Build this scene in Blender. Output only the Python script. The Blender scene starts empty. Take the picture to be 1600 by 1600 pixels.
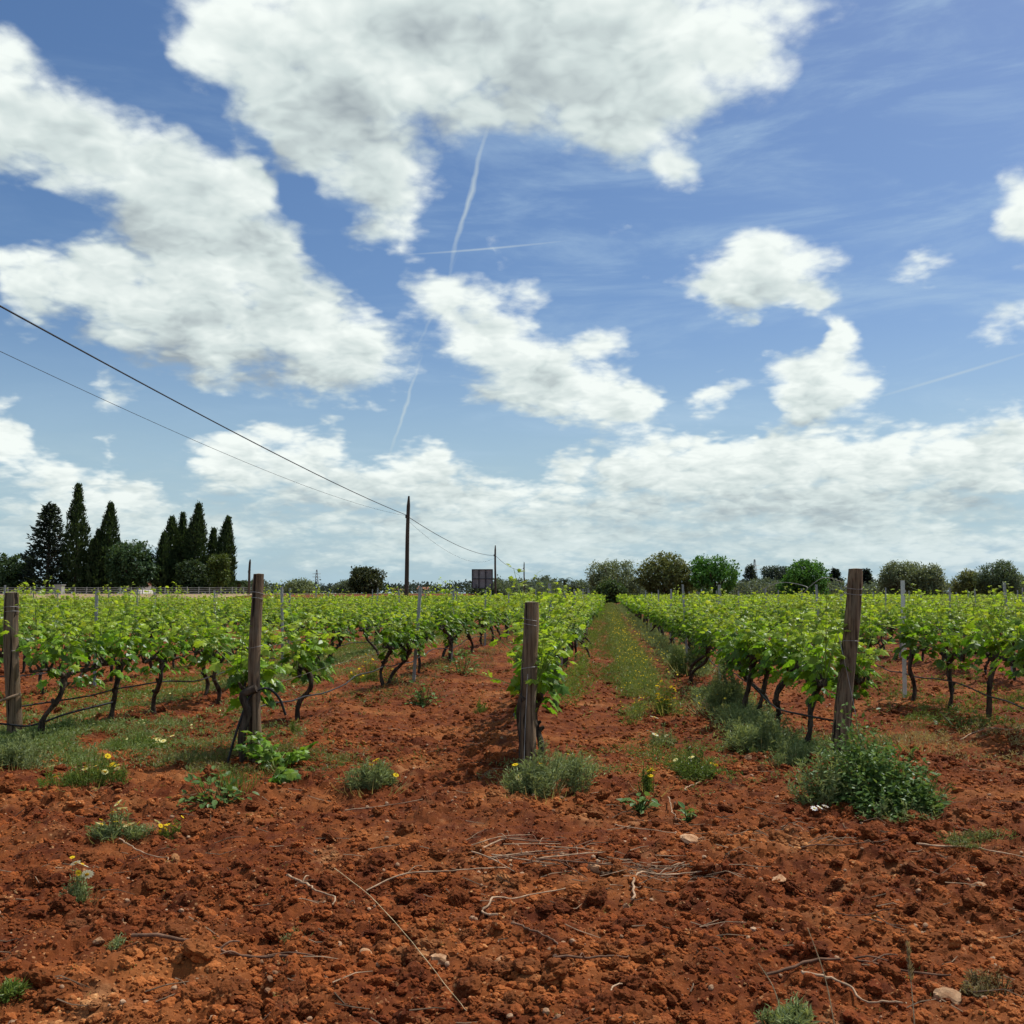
import bpy, math, random
import numpy as np
from mathutils import Vector, Matrix

# ------------------------------------------------------------------ camera, sky, sun, exposure
SC = bpy.context.scene
COL = SC.collection
R = math.radians
EYE = 1.5
YAW = math.atan(148 / 1600.0)          # camera turned left of the row direction (+Y)
PITCH = math.atan(127 / 1600.0)        # camera tilted up
SUN_EL, SUN_AZ = 60.0, 50.0            # sun: degrees up, degrees to the right (+X) of the row direction

cam_d = bpy.data.cameras.new('camera')
cam = bpy.data.objects.new('camera', cam_d)
COL.objects.link(cam)
cam.location = (0, 0, EYE)
cam.rotation_euler = (math.pi / 2 + PITCH, 0, YAW)
cam_d.sensor_width = 36.0
cam_d.lens = 36.0
cam_d.clip_start = 0.05
cam_d.clip_end = 20000
SC.camera = cam
SC.view_settings.view_transform = 'Standard'
SC.view_settings.look = 'None'
SC.view_settings.exposure = 0.12
SC.view_settings.gamma = 1.0
SC.render.engine = 'CYCLES'
SC.cycles.max_bounces = 6
SC.cycles.diffuse_bounces = 3
SC.cycles.transmission_bounces = 4
SC.cycles.transparent_max_bounces = 6
SC.cycles.glossy_bounces = 2
SC.cycles.use_denoising = True
SC.cycles.use_adaptive_sampling = True
SC.cycles.adaptive_threshold = 0.015
SC.cycles.adaptive_min_samples = 16

_cp, _sp = math.cos(PITCH), math.sin(PITCH)
_cy, _sy = math.cos(YAW), math.sin(YAW)
FWD = np.array([-_sy * _cp, _cy * _cp, _sp])
RGT = np.array([_cy, _sy, 0.0])
UPV = np.array([_sy * _sp, -_cy * _sp, _cp])


def ray(px, py):
    return FWD + RGT * ((px - 800) / 1600.0) + UPV * ((800 - py) / 1600.0)


def azel(px, py):
    d = ray(px, py)
    d = d / np.linalg.norm(d)
    return math.atan2(d[0], d[1]), math.asin(d[2])


def on_ground(px, py, z=0.0):
    """the point of the level ground seen at that place of the photograph"""
    d = ray(px, py)
    t = (EYE - z) / -d[2]
    return np.array([d[0] * t, d[1] * t, z])


def at_depth(px, py, dist):
    """the point at a given distance (along the view) seen at that place"""
    d = ray(px, py)
    return np.array([0, 0, EYE]) + d * dist


# ---- world: Nishita sky with fair-weather cumulus and some thin cirrus in it
world = bpy.data.worlds.new('World')
SC.world = world
world.use_nodes = True
WT = world.node_tree
WT.nodes.clear()


class NT:
    """small helper to write node trees"""
    def __init__(self, tree):
        self.t = tree

    def n(self, kind, **kw):
        nd = self.t.nodes.new(kind)
        for k, v in kw.items():
            setattr(nd, k, v)
        return nd

    def put(self, sock, v):
        if hasattr(v, 'is_output') or isinstance(v, bpy.types.NodeSocket):
            self.t.links.new(v, sock)
        else:
            sock.default_value = v

    def math(self, op, a, b=None, c=None, clamp=False):
        nd = self.n('ShaderNodeMath', operation=op)
        nd.use_clamp = clamp
        self.put(nd.inputs[0], a)
        if b is not None:
            self.put(nd.inputs[1], b)
        if c is not None:
            self.put(nd.inputs[2], c)
        return nd.outputs[0]

    def vmath(self, op, a, b=None, scale=None):
        nd = self.n('ShaderNodeVectorMath', operation=op)
        self.put(nd.inputs[0], a)
        if b is not None:
            self.put(nd.inputs[1], b)
        if scale is not None:
            self.put(nd.inputs['Scale'], scale)
        return nd.outputs['Value'] if op in ('LENGTH', 'DOT_PRODUCT', 'DISTANCE') else nd.outputs['Vector']

    def smooth(self, v, a, b, lo=0.0, hi=1.0):
        nd = self.n('ShaderNodeMapRange', interpolation_type='SMOOTHSTEP')
        self.put(nd.inputs['Value'], v)
        nd.inputs['From Min'].default_value = a
        nd.inputs['From Max'].default_value = b
        nd.inputs['To Min'].default_value = lo
        nd.inputs['To Max'].default_value = hi
        return nd.outputs['Result']

    def noise(self, vec, scale, detail=4.0, rough=0.5, dist=0.0, out='Fac', lac=2.0):
        nd = self.n('ShaderNodeTexNoise')
        if vec is not None:
            self.put(nd.inputs['Vector'], vec)
        nd.inputs['Scale'].default_value = scale
        nd.inputs['Detail'].default_value = detail
        nd.inputs['Roughness'].default_value = rough
        nd.inputs['Distortion'].default_value = dist
        nd.inputs['Lacunarity'].default_value = lac
        return nd.outputs[out]

    def mix(self, fac, a, b, blend='MIX'):
        nd = self.n('ShaderNodeMix', data_type='RGBA', blend_type=blend)
        self.put(nd.inputs['Factor'], fac)
        self.put(nd.inputs['A'] if False else nd.inputs[6], a)
        self.put(nd.inputs[7], b)
        return nd.outputs[2]

    def mixf(self, fac, a, b):
        nd = self.n('ShaderNodeMix', data_type='FLOAT')
        self.put(nd.inputs[0], fac)
        self.put(nd.inputs[2], a)
        self.put(nd.inputs[3], b)
        return nd.outputs[0]


# cumulus seen in the picture: (x, y, half width, half height, clockwise tilt, weight)
CLOUDS = [
    # big bank overhead
    (395, 70, 150, 130, 0, 1.0), (560, 60, 210, 170, 0, 1.1), (480, 185, 160, 120, 10, 1.0), (600, 270, 105, 130, -10, 1.0),
    (640, 345, 60, 55, 20, .8), (720, 90, 120, 150, 0, 1.0), (860, 60, 190, 170, 0, 1.1), (1010, 70, 200, 190, 0, 1.1),
    (960, 180, 130, 85, 0, 1.0), (1120, 70, 130, 140, 15, .9), (1045, 265, 62, 42, 25, .8), (310, 60, 75, 80, 0, .8), (1210, 10, 110, 55, 0, .7),
    (700, -40, 420, 120, 0, 1.2), (1090, 170, 80, 60, 0, .7),
    # long bank to its left, running down to the right
    (10, 170, 120, 120, 20, 1.0), (130, 235, 150, 95, 25, 1.0), (265, 285, 160, 105, 22, 1.0), (375, 285, 95, 100, 0, .95), (330, 370, 190, 100, 15, 1.1),
    (440, 410, 110, 100, 30, .85), (160, 430, 150, 95, 0, 1.0), (55, 440, 75, 85, 0, .85), (290, 490, 200, 110, 10, 1.1), (450, 500, 150, 110, 15, 1.0),
    (545, 540, 105, 85, 10, .95), (500, 585, 130, 50, 0, .8), (310, 598, 60, 32, 10, .7), (0, 410, 30, 45, 0, .7), (20, 90, 30, 60, 0, .6),
    # middle cloud
    (690, 462, 80, 55, 10, .85), (765, 530, 115, 80, 30, 1.0), (855, 595, 140, 85, 20, 1.0), (965, 632, 90, 58, 10, .95), (930, 540, 55, 42, 0, .75),
    (825, 460, 75, 34, 40, .55), (775, 400, 18, 45, -10, .5),
    # two single clouds on the right
    (1195, 435, 125, 68, 4, 1.0), (1185, 398, 65, 58, 0, 1.0), (1105, 455, 48, 34, 0, .8), (1275, 465, 65, 34, 5, .8),
    (1303, 530, 46, 55, 0, .95), (1280, 600, 100, 75, 0, 1.05), (1240, 605, 60, 60, 0, .8), (1340, 610, 46, 40, 0, .7),
    (1112, 622, 75, 36, -15, .6), (1600, 330, 55, 85, 0, .9), (1430, 428, 80, 26, 8, .55), (1575, 490, 75, 50, 0, .6),
    # lower banks towards the horizon
    (1010, 735, 150, 60, 0, .85), (1170, 735, 200, 66, 0, 1.0), (1350, 725, 190, 68, 0, 1.0), (1530, 720, 170, 80, 0, .95), (1240, 790, 400, 60, 0, .8),
    (905, 720, 70, 36, 0, .7), (675, 735, 75, 55, 0, .95), (715, 775, 140, 50, 0, .8), (365, 720, 85, 65, 0, .95), (420, 672, 50, 32, 0, .7),
    (505, 700, 65, 50, 0, .8), (560, 760, 170, 55, 0, .8), (15, 695, 50, 70, 0, .9), (88, 742, 55, 42, 0, .85), (175, 775, 100, 44, 0, .85),
    (270, 714, 26, 22, 0, .6), (168, 696, 24, 28, 0, .55), (180, 620, 50, 42, 0, .5), (460, 735, 120, 60, 0, .8), (250, 830, 420, 60, 0, .75), (800, 840, 480, 70, 0, .78), (1350, 850, 450, 70, 0, .75), (620, 740, 120, 50, 0, .7), (880, 735, 45, 34, 0, .9), (960, 722, 50, 34, 0, .95), (1035, 708, 55, 36, 0, 1.0), (1115, 706, 50, 34, 0, .95), (1200, 700, 58, 38, 0, 1.0), (1300, 706, 60, 36, 0, .95), (1395, 700, 62, 38, 0, 1.0), (1490, 708, 55, 34, 0, .9), (1580, 690, 60, 44, 0, 1.0), (850, 775, 70, 26, 0, .8), (980, 782, 80, 26, 0, .8), (740, 800, 80, 24, 0, .7), (400, 835, 60, 20, 0, .7), (540, 800, 70, 24, 0, .7), (1100, 690, 120, 26, 0, .7), (1560, 690, 120, 60, 0, .8), (80, 790, 160, 40, 0, .8),
]
# aircraft trails: (x, y, half length, half width, clockwise tilt, weight)
TRAILS = [(733, 310, 130, 5.5, -74, 1.3), (632, 640, 95, 3.5, -72, 1.1), (680, 480, 95, 3.5, -65, .5), (757, 389, 145, 2.2, -5, 1.0), (1490, 586, 145, 3, -13, .8)]


# greyer undersides and shaded hollows of the same clouds
SHADES = [
    (520, 200, 110, 80, .9), (600, 60, 90, 70, .35), (870, 130, 150, 80, .8), (950, 190, 110, 60, .8), (700, 150, 90, 50, .55), (560, 310, 70, 50, .6), (1010, 240, 60, 40, .5),
    (450, 110, 90, 60, .5), (770, 20, 200, 40, .4),
    (70, 250, 110, 55, .7), (230, 350, 130, 60, .75), (400, 380, 150, 55, .95), (480, 420, 110, 60, .8), (110, 490, 120, 60, .7), (300, 550, 190, 50, .95), (420, 480, 90, 50, .6),
    (520, 590, 120, 32, .75), (60, 380, 60, 40, .3), (250, 440, 70, 40, .4),
    (700, 490, 80, 40, .5), (800, 600, 90, 40, .7), (920, 655, 90, 30, .8), (1180, 472, 110, 30, .9), (1260, 570, 50, 30, .7), (1270, 645, 90, 28, .9),
    (1130, 785, 260, 48, 1.), (1400, 790, 280, 52, 1.), (680, 800, 200, 45, .95), (420, 780, 180, 45, .9), (900, 830, 500, 50, .8), (200, 830, 300, 45, .8), (1020, 750, 90, 25, .6), (1250, 750, 120, 28, .7), (1480, 755, 120, 28, .7), (1600, 370, 40, 40, .6), (1290, 500, 20, 20, .2), (60, 780, 120, 30, .6),
]

# blue gaps between the banks
GAPS = [
    (225, 95, 75, 75, 0, .8), (330, 185, 60, 34, 35, .8), (415, 225, 60, 30, 25, .8), (468, 290, 30, 60, -20, .8), (505, 375, 40, 45, 30, .7), (575, 425, 60, 50, 20, .6),
    (50, 335, 110, 42, 5, .8), (160, 375, 60, 22, 10, .4), (1235, 512, 75, 24, -5, .9), (1060, 590, 40, 70, 0, .7), (1390, 470, 60, 60, 0, .5), (840, 680, 90, 30, 10, .7), (720, 690, 50, 28, 0, .6),
    (585, 690, 40, 40, 0, .7), (250, 690, 50, 60, 0, .6), (130, 690, 24, 60, 0, .5), (340, 650, 120, 18, 0, .5), (720, 400, 60, 60, 0, .5), (870, 500, 40, 30, 30, .5), (1170, 640, 60, 24, 0, .5),
]


def sstep_(a, b, x):
    t = np.clip((x - a) / (b - a), 0, 1)
    return t * t * (3 - 2 * t)


def build_cloud_group():
    g = bpy.data.node_groups.new('cloud_density', 'ShaderNodeTree')
    g.interface.new_socket('AzEl', in_out='INPUT', socket_type='NodeSocketVector')
    g.interface.new_socket('Dir', in_out='INPUT', socket_type='NodeSocketVector')
    for nm in ('Density', 'Lit'):
        g.interface.new_socket(nm, in_out='OUTPUT', socket_type='NodeSocketFloat')
    T = NT(g)
    gi = T.n('NodeGroupInput')
    go = T.n('NodeGroupOutput')
    dirv = gi.outputs['Dir']
    azel_in = gi.outputs['AzEl']
    # clouds look smaller and flatter towards the horizon
    sep = T.n('ShaderNodeSeparateXYZ')
    T.put(sep.inputs[0], azel_in)
    el = sep.outputs['Y']
    k = T.math('DIVIDE', 0.68, T.math('ADD', T.math('ABSOLUTE', el), 0.33))
    q = T.vmath('SCALE', dirv, scale=k)
    q = T.vmath('MULTIPLY', q, (1, 1, 1.25))
    # warp the outlines
    w1 = T.vmath('SUBTRACT', T.noise(q, 13.0, 3.0, 0.6, out='Color'), (0.5, 0.5, 0.5))
    p = T.vmath('ADD', azel_in, T.vmath('SCALE', w1, scale=0.055))
    p = T.vmath('MULTIPLY', p, (1, 1, 0))

    # the cloud banks are a smooth map over azimuth and elevation, held as sums of products of two curves
    A0, A1, E0, E1 = R(-38), R(28), R(-2), R(34)
    NA, NE = 120, 84
    ga, ge = np.meshgrid(np.linspace(A0, A1, NA), np.linspace(E0, E1, NE))

    def field(table, grow, join):
        acc = None
        for row in table:
            x, y, rx, ry = row[:4]
            rot = -R(row[4]) if len(row) == 6 else 0.0
            wgt = row[-1]
            a0, e0 = azel(x, y)
            sa = grow * abs(azel(x + rx, y)[0] - azel(x - rx, y)[0]) / 2
            se = grow * abs(azel(x, y + ry)[1] - azel(x, y - ry)[1]) / 2
            da, de = ga - a0, ge - e0
            u = (da * math.cos(rot) + de * math.sin(rot)) / sa
            v = (-da * math.sin(rot) + de * math.cos(rot)) / se
            f = np.clip(1 - np.sqrt(u * u + v * v), 0, 1) * wgt
            if acc is None:
                acc = f
            else:
                h = np.clip(join - np.abs(acc - f), 0, None) / join
                acc = np.maximum(acc, f) + h ** 3 * join / 6 * np.clip(np.minimum(acc, f) / join * 3, 0, 1)
        return acc
    psep = T.n('ShaderNodeSeparateXYZ')
    T.put(psep.inputs[0], p)
    ta = T.math('MULTIPLY_ADD', psep.outputs['X'], 1 / (A1 - A0), -A0 / (A1 - A0), clamp=True)
    te = T.math('MULTIPLY_ADD', psep.outputs['Y'], 1 / (E1 - E0), -E0 / (E1 - E0), clamp=True)
    tav, tev = T.n('ShaderNodeCombineXYZ'), T.n('ShaderNodeCombineXYZ')
    for i in range(3):
        T.put(tav.inputs[i], ta)
        T.put(tev.inputs[i], te)

    def curves(vec, rows):
        nd = T.n('ShaderNodeRGBCurve')
        T.put(nd.inputs['Color'], vec)
        mp = nd.mapping
        for c in range(3):
            cv = mp.curves[c]
            n = len(rows[c])
            cv.points[0].location = (0, float(rows[c][0]))
            cv.points[1].location = (1, float(rows[c][-1]))
            for i in range(1, n - 1):
                cv.points.new(i / (n - 1), float(rows[c][i]))
            for pt in cv.points:
                pt.handle_type = 'VECTOR'
        mp.update()
        return nd.outputs[0]

    def table_field(F, rank):
        U, S, V = np.linalg.svd(F, full_matrices=False)
        total = None
        for k in range(0, rank, 3):
            ra, rb, sc = [], [], []
            for j in range(k, k + 3):
                a, b = V[j], U[:, j]
                ma, mb = abs(a).max(), abs(b).max()
                ra.append(a / (2 * ma) + 0.5)
                rb.append(b / (2 * mb) + 0.5)
                sc.append(4 * ma * mb * S[j])
            va = T.vmath('SUBTRACT', curves(tav.outputs[0], ra), (0.5, 0.5, 0.5))
            vb = T.vmath('SUBTRACT', curves(tev.outputs[0], rb), (0.5, 0.5, 0.5))
            d = T.vmath('DOT_PRODUCT', T.vmath('MULTIPLY', va, tuple(float(q) for q in sc)), vb)
            total = d if total is None else T.math('ADD', total, d)
        return total
    F = field(CLOUDS, 1.27, 0.30) - 0.6 * field(GAPS, 1.3, 0.2)
    # undersides: where the bank thickens towards the sun
    sh_e, sh_a = int(round(R(2.6) / (E1 - E0) * NE)), int(round(R(1.2) / (A1 - A0) * NA))
    Fup = np.pad(F, ((0, sh_e), (0, sh_a)), mode='edge')[sh_e:, sh_a:]
    S_ = np.clip(field(SHADES, 1.75, 0.25), 0, 1)
    S_ = 0.42 * np.sin(S_ * 1.57) ** 1.5 + 1.0 * np.clip(Fup - F + 0.05, 0, 0.6) * np.clip(F * 4, 0, 1) + 0.30 * sstep_(0.45, 1.05, F)
    for _ in range(2):
        S_ = (S_ + np.roll(S_, 1, 0) + np.roll(S_, -1, 0) + np.roll(S_, 1, 1) + np.roll(S_, -1, 1)) / 5
    acc = table_field(F, 30)
    shade = table_field(S_, 24)
    # the rest of the sky goes on in the same way
    far_az = T.smooth(T.math('ABSOLUTE', T.math('ADD', sep.outputs['X'], YAW)), R(26.5), R(36))
    far_el = T.smooth(el, R(30), R(38))
    far = T.math('MAXIMUM', far_az, far_el)
    rest = T.smooth(T.noise(q, 4.2, 2.0, 0.55), 0.47, 0.66, 0.0, 0.9)
    acc = T.mixf(far, acc, rest)
    n1 = T.noise(q, 15.0, 7.0, 0.62)
    qw = T.vmath('ADD', q, T.vmath('SCALE', w1, scale=0.05))

    def puffs(v):
        vo = T.n('ShaderNodeTexVoronoi', feature='F1')
        T.put(vo.inputs['Vector'], v)
        vo.inputs['Scale'].default_value = 19.0
        vo.inputs['Detail'].default_value = 2.0
        vo.inputs['Roughness'].default_value = 0.55
        vo.inputs['Lacunarity'].default_value = 2.2
        return vo.outputs['Distance']
    p0 = puffs(qw)
    p1 = puffs(T.vmath('ADD', qw, (0.008, -0.002, 0.017)))
    n2 = T.noise(q, 8.5, 2.0, 0.5)
    n3 = T.noise(T.vmath('ADD', q, (0.026, -0.004, 0.050)), 8.5, 2.0, 0.5)
    d = T.math('MULTIPLY_ADD', T.math('SUBTRACT', n1, 0.5), 0.72, acc)
    d = T.math('MULTIPLY_ADD', T.math('SUBTRACT', 0.50, p0), 0.26, d)
    # lit where the cloud thins out towards the sun, grey where it thickens
    lit = T.math('MULTIPLY_ADD', T.math('SUBTRACT', n2, n3), 0.75, 1.04)
    lit = T.math('MULTIPLY_ADD', T.math('SUBTRACT', p1, p0), 0.40, lit)
    lit = T.math('SUBTRACT', lit, T.math('MULTIPLY', shade, 1.08))
    lit = T.math('MULTIPLY_ADD', T.math('SUBTRACT', n1, 0.5), 0.22, lit)
    T.put(go.inputs['Density'], d)
    T.put(go.inputs['Lit'], lit)
    return g


def build_world():
    T = NT(WT)
    tc = T.n('ShaderNodeTexCoord')
    dirv = T.vmath('NORMALIZE', tc.outputs['Generated'])
    sep = T.n('ShaderNodeSeparateXYZ')
    T.put(sep.inputs[0], dirv)
    az = T.math('ARCTAN2', sep.outputs['X'], sep.outputs['Y'])
    el = T.math('ARCSINE', sep.outputs['Z'])
    com = T.n('ShaderNodeCombineXYZ')
    T.put(com.inputs[0], az)
    T.put(com.inputs[1], el)
    ae = com.outputs[0]
    sky = T.n('ShaderNodeTexSky', sky_type='NISHITA')
    sky.sun_disc = False
    sky.sun_elevation = R(SUN_EL)
    sky.sun_rotation = R(SUN_AZ)
    sky.altitude = 0
    sky.air_density = 1.0
    sky.dust_density = 1.0
    sky.ozone_density = 1.6
    hs = T.n('ShaderNodeHueSaturation')
    T.put(hs.inputs['Color'], sky.outputs[0])
    hs.inputs['Saturation'].default_value = SKY_SAT
    hs.inputs['Value'].default_value = SKY_VAL
    skyc = T.mix(1.0, hs.outputs[0], SKY_TINT, 'MULTIPLY')

    grp = build_cloud_group()

    def dens(aev, dv):
        g = T.n('ShaderNodeGroup')
        g.node_tree = grp
        T.put(g.inputs[0], aev)
        T.put(g.inputs[1], dv)
        return g.outputs[0], g.outputs[1]
    d0, lit = dens(ae, dirv)
    alpha = T.smooth(d0, 0.06, 0.50)
    ramp = T.n('ShaderNodeValToRGB')
    T.put(ramp.inputs[0], lit)
    cr = ramp.color_ramp
    cr.interpolation = 'LINEAR'
    cr.elements[0].position = 0.0
    cr.elements[0].color = CLOUD_DARK
    cr.elements[1].position = 1.0
    cr.elements[1].color = CLOUD_LIT
    e = cr.elements.new(0.5)
    e.color = CLOUD_MID
    cloud = ramp.outputs[0]

    # horizon: far layers of cloud seen through air
    low = T.smooth(el, R(10), R(1.0))
    st = T.n('ShaderNodeCombineXYZ')
    T.put(st.inputs[0], T.math('MULTIPLY', az, 1.0))
    T.put(st.inputs[1], T.math('MULTIPLY', el, 4.2))
    layer = T.noise(st.outputs[0], 11.0, 7.0, 0.6)
    layer_a = T.math('MULTIPLY', T.smooth(layer, 0.36, 0.62), T.math('MULTIPLY', low, 0.5))
    layer_c = T.mix(T.smooth(layer, 0.45, 0.78), HORIZON_DARK, HORIZON_LIT)
    # cirrus wisps
    cm = T.n('ShaderNodeMapping')
    T.put(cm.inputs[0], ae)
    cm.inputs['Rotation'].default_value = (0, 0, R(-24))
    cm.inputs['Scale'].default_value = (1.0, 4.5, 1)
    ci = T.noise(cm.outputs[0], 4.5, 8.0, 0.62, dist=0.5)
    ci_a = T.math('MULTIPLY', T.smooth(ci, 0.44, 0.78), T.smooth(az, R(-30), R(5), 0.12, 0.6))
    # trails
    tr = None
    wob = T.vmath('SCALE', T.vmath('SUBTRACT', T.noise(ae, 38.0, 2.0, 0.5, out='Color'), (0.5, 0.5, 0.5)), scale=0.009)
    for i, (x, y, rx, ry, rot, wgt) in enumerate(TRAILS):
        a0, e0 = azel(x, y)
        m = T.n('ShaderNodeMapping', vector_type='TEXTURE')
        T.put(m.inputs['Vector'], T.vmath('ADD', ae, wob) if i < 3 else ae)
        m.inputs['Location'].default_value = (a0, e0, 0)
        m.inputs['Rotation'].default_value = (0, 0, -R(rot))
        m.inputs['Scale'].default_value = (rx / 1600.0, ry / 1600.0, 1)
        gr = T.n('ShaderNodeTexGradient', gradient_type='SPHERICAL')
        T.put(gr.inputs[0], m.outputs[0])
        v = T.math('MULTIPLY', gr.outputs['Fac'], wgt)
        tr = v if tr is None else T.math('ADD', tr, v)
    tr = T.math('MULTIPLY', tr, 0.45, clamp=True)
    # air near the horizon
    air = T.smooth(el, R(16), R(0.0), 0.0, 0.88)
    c = T.mix(air, skyc, HORIZON_AIR)
    c = T.mix(ci_a, c, CIRRUS)
    c = T.mix(tr, c, CLOUD_MID)
    c = T.mix(layer_a, c, layer_c)
    far_fade = T.smooth(el, R(0.5), R(6), 0.6, 1.0)
    cloud = T.mix(T.smooth(el, R(7), R(1.0), 0.0, 0.35), cloud, HORIZON_LIT)
    c = T.mix(T.math('MULTIPLY', alpha, far_fade), c, cloud)
    bg = T.n('ShaderNodeBackground')
    T.put(bg.inputs['Color'], c)
    bg.inputs['Strength'].default_value = 0.1
    out = T.n('ShaderNodeOutputWorld')
    T.put(out.inputs['Surface'], bg.outputs[0])


def k10(r, g, b):
    """a colour of the finished picture's sky (linear) for a background strength of 0.1"""
    return (r * 10, g * 10, b * 10, 1)


def srgb(r, g, b):
    f = lambda v: ((v / 255 + 0.055) / 1.055) ** 2.4 if v > 10 else v / 255 / 12.92
    return (f(r), f(g), f(b))


SKY_SAT, SKY_VAL, SKY_TINT = 1.20, 0.92, (0.96, 0.975, 1.03, 1)
CLOUD_LIT = k10(*srgb(237, 244, 240))
CLOUD_MID = k10(*srgb(202, 214, 213))
CLOUD_DARK = k10(*srgb(152, 163, 169))
HORIZON_AIR = k10(*srgb(168, 197, 210))
HORIZON_LIT = k10(*srgb(200, 217, 216))
HORIZON_DARK = k10(*srgb(160, 181, 190))
CIRRUS = k10(*srgb(172, 198, 220))
build_world()
world.cycles.sampling_method = 'NONE'

sun_d = bpy.data.lights.new('sun', 'SUN')
sun_d.energy = 4.4
sun_d.angle = R(0.53)
sun_d.color = (1.0, 0.95, 0.87)
sun = bpy.data.objects.new('sun', sun_d)
COL.objects.link(sun)
_sd = Vector((math.sin(R(SUN_AZ)) * math.cos(R(SUN_EL)), math.cos(R(SUN_AZ)) * math.cos(R(SUN_EL)), math.sin(R(SUN_EL))))
sun.rotation_euler = _sd.to_track_quat('Z', 'Y').to_euler()
sun.location = (20, 20, 40)

# ------------------------------------------------------------------ mesh helpers
RNG = np.random.default_rng(7)


class MB:
    """collects vertices, faces and a colour per vertex, then becomes one mesh"""
    def __init__(self):
        self.v, self.f, self.c, self.n = [], [], [], 0

    def add(self, verts, faces, col=(1, 1, 1)):
        verts = np.asarray(verts, dtype=np.float32).reshape(-1, 3)
        faces = np.asarray(faces, dtype=np.int32)
        col = np.asarray(col, dtype=np.float32)
        if col.ndim == 1:
            col = np.tile(col[:3], (len(verts), 1))
        self.v.append(verts)
        self.c.append(col)
        self.f.append(faces + self.n)
        self.n += len(verts)

    def mesh(self, name, mat, smooth=False):
        me = bpy.data.meshes.new(name)
        v = np.concatenate(self.v)
        me.vertices.add(len(v))
        me.vertices.foreach_set('co', v.ravel())
        idx = np.concatenate([f.ravel() for f in self.f])
        tot = np.concatenate([np.full(len(f), f.shape[1], dtype=np.int32) for f in self.f])
        start = np.concatenate([[0], np.cumsum(tot)[:-1]]).astype(np.int32)
        me.loops.add(len(idx))
        me.loops.foreach_set('vertex_index', idx)
        me.polygons.add(len(tot))
        me.polygons.foreach_set('loop_start', start)
        me.polygons.foreach_set('loop_total', tot)
        me.polygons.foreach_set('use_smooth', np.full(len(tot), smooth, dtype=bool))
        at = me.color_attributes.new('Col', 'FLOAT_COLOR', 'POINT')
        c = np.concatenate(self.c)
        at.data.foreach_set('color', np.concatenate([c, np.ones((len(c), 1), dtype=np.float32)], axis=1).ravel())
        me.update(calc_edges=True)
        me.materials.append(mat)
        return me

    def build(self, name, mat, parent=None, smooth=False):
        return link(name, self.mesh(name, mat, smooth), parent)

    # ---- shapes
    def tube(self, path, rad, sides=6, col=(1, 1, 1), cap=True, rough=0.0, rng=RNG):
        path = np.asarray(path, dtype=float)
        n = len(path)
        rad = np.broadcast_to(np.asarray(rad, dtype=float), (n,))
        tan = np.gradient(path, axis=0)
        tan /= np.linalg.norm(tan, axis=1, keepdims=True) + 1e-9
        ref = np.array([1.0, 0, 0]) if abs(tan[0][0]) < 0.8 else np.array([0, 1.0, 0])
        side = np.cross(tan, ref)
        side /= np.linalg.norm(side, axis=1, keepdims=True) + 1e-9
        up = np.cross(side, tan)
        an = np.linspace(0, 2 * math.pi, sides, endpoint=False)
        ring = np.cos(an)[None, :, None] * side[:, None, :] + np.sin(an)[None, :, None] * up[:, None, :]
        rr = rad[:, None] * (1 + rough * rng.standard_normal((n, sides)))
        v = path[:, None, :] + ring * rr[:, :, None]
        i = np.arange(n - 1)[:, None] * sides
        j = np.arange(sides)[None, :]
        j2 = (j + 1) % sides
        q = np.stack([i + j, i + j2, i + sides + j2, i + sides + j], axis=-1).reshape(-1, 4)
        self.add(v.reshape(-1, 3), q, col)
        if cap:
            for r0, rev in ((0, True), (n - 1, False)):
                c = path[r0]
                vv = np.vstack([v[r0], c[None]])
                k = np.arange(sides)
                t = np.stack([k, (k + 1) % sides, np.full(sides, sides)], axis=-1)
                self.add(vv, t[:, ::-1] if rev else t, col)

    def box(self, lo, hi, col=(1, 1, 1)):
        x0, y0, z0 = lo
        x1, y1, z1 = hi
        v = [(x0, y0, z0), (x1, y0, z0), (x1, y1, z0), (x0, y1, z0), (x0, y0, z1), (x1, y0, z1), (x1, y1, z1), (x0, y1, z1)]
        self.add(v, [(0, 3, 2, 1), (4, 5, 6, 7), (0, 1, 5, 4), (1, 2, 6, 5), (2, 3, 7, 6), (3, 0, 4, 7)], col)

    def leaves(self, tpl, P, F, N, S, C):
        """n copies of a leaf template: base P, along F, facing N, length S, colour C"""
        tv, tf = tpl
        P, F, N = (np.asarray(a, dtype=float).reshape(-1, 3) for a in (P, F, N))
        S = np.broadcast_to(np.asarray(S, dtype=float), (len(P),))
        F = F / (np.linalg.norm(F, axis=1, keepdims=True) + 1e-9)
        X = np.cross(F, N)
        X /= np.linalg.norm(X, axis=1, keepdims=True) + 1e-9
        Z = np.cross(X, F)
        loc = tv[None] * S[:, None, None]
        v = P[:, None] + loc[..., 0:1] * X[:, None] + loc[..., 1:2] * F[:, None] + loc[..., 2:3] * Z[:, None]
        k = len(tv)
        f = (tf[None] + (np.arange(len(P)) * k)[:, None, None]).reshape(-1, tf.shape[1])
        C = np.asarray(C, dtype=float)
        if C.ndim == 1:
            C = np.tile(C, (len(P), 1))
        self.add(v.reshape(-1, 3), f, np.repeat(C, k, axis=0))


def link(name, data, parent=None, loc=None, rotz=0.0):
    o = bpy.data.objects.new(name, data)
    COL.objects.link(o)
    if parent is not None:
        o.parent = parent
    if loc is not None:
        o.location = [float(q) for q in loc]
    o.rotation_euler[2] = rotz
    return o


def tag(o, label=None, cat=None, group=None, kind=None):
    for k, v in (('label', label), ('category', cat), ('group', group), ('kind', kind)):
        if v:
            o[k] = v
    return o


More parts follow.
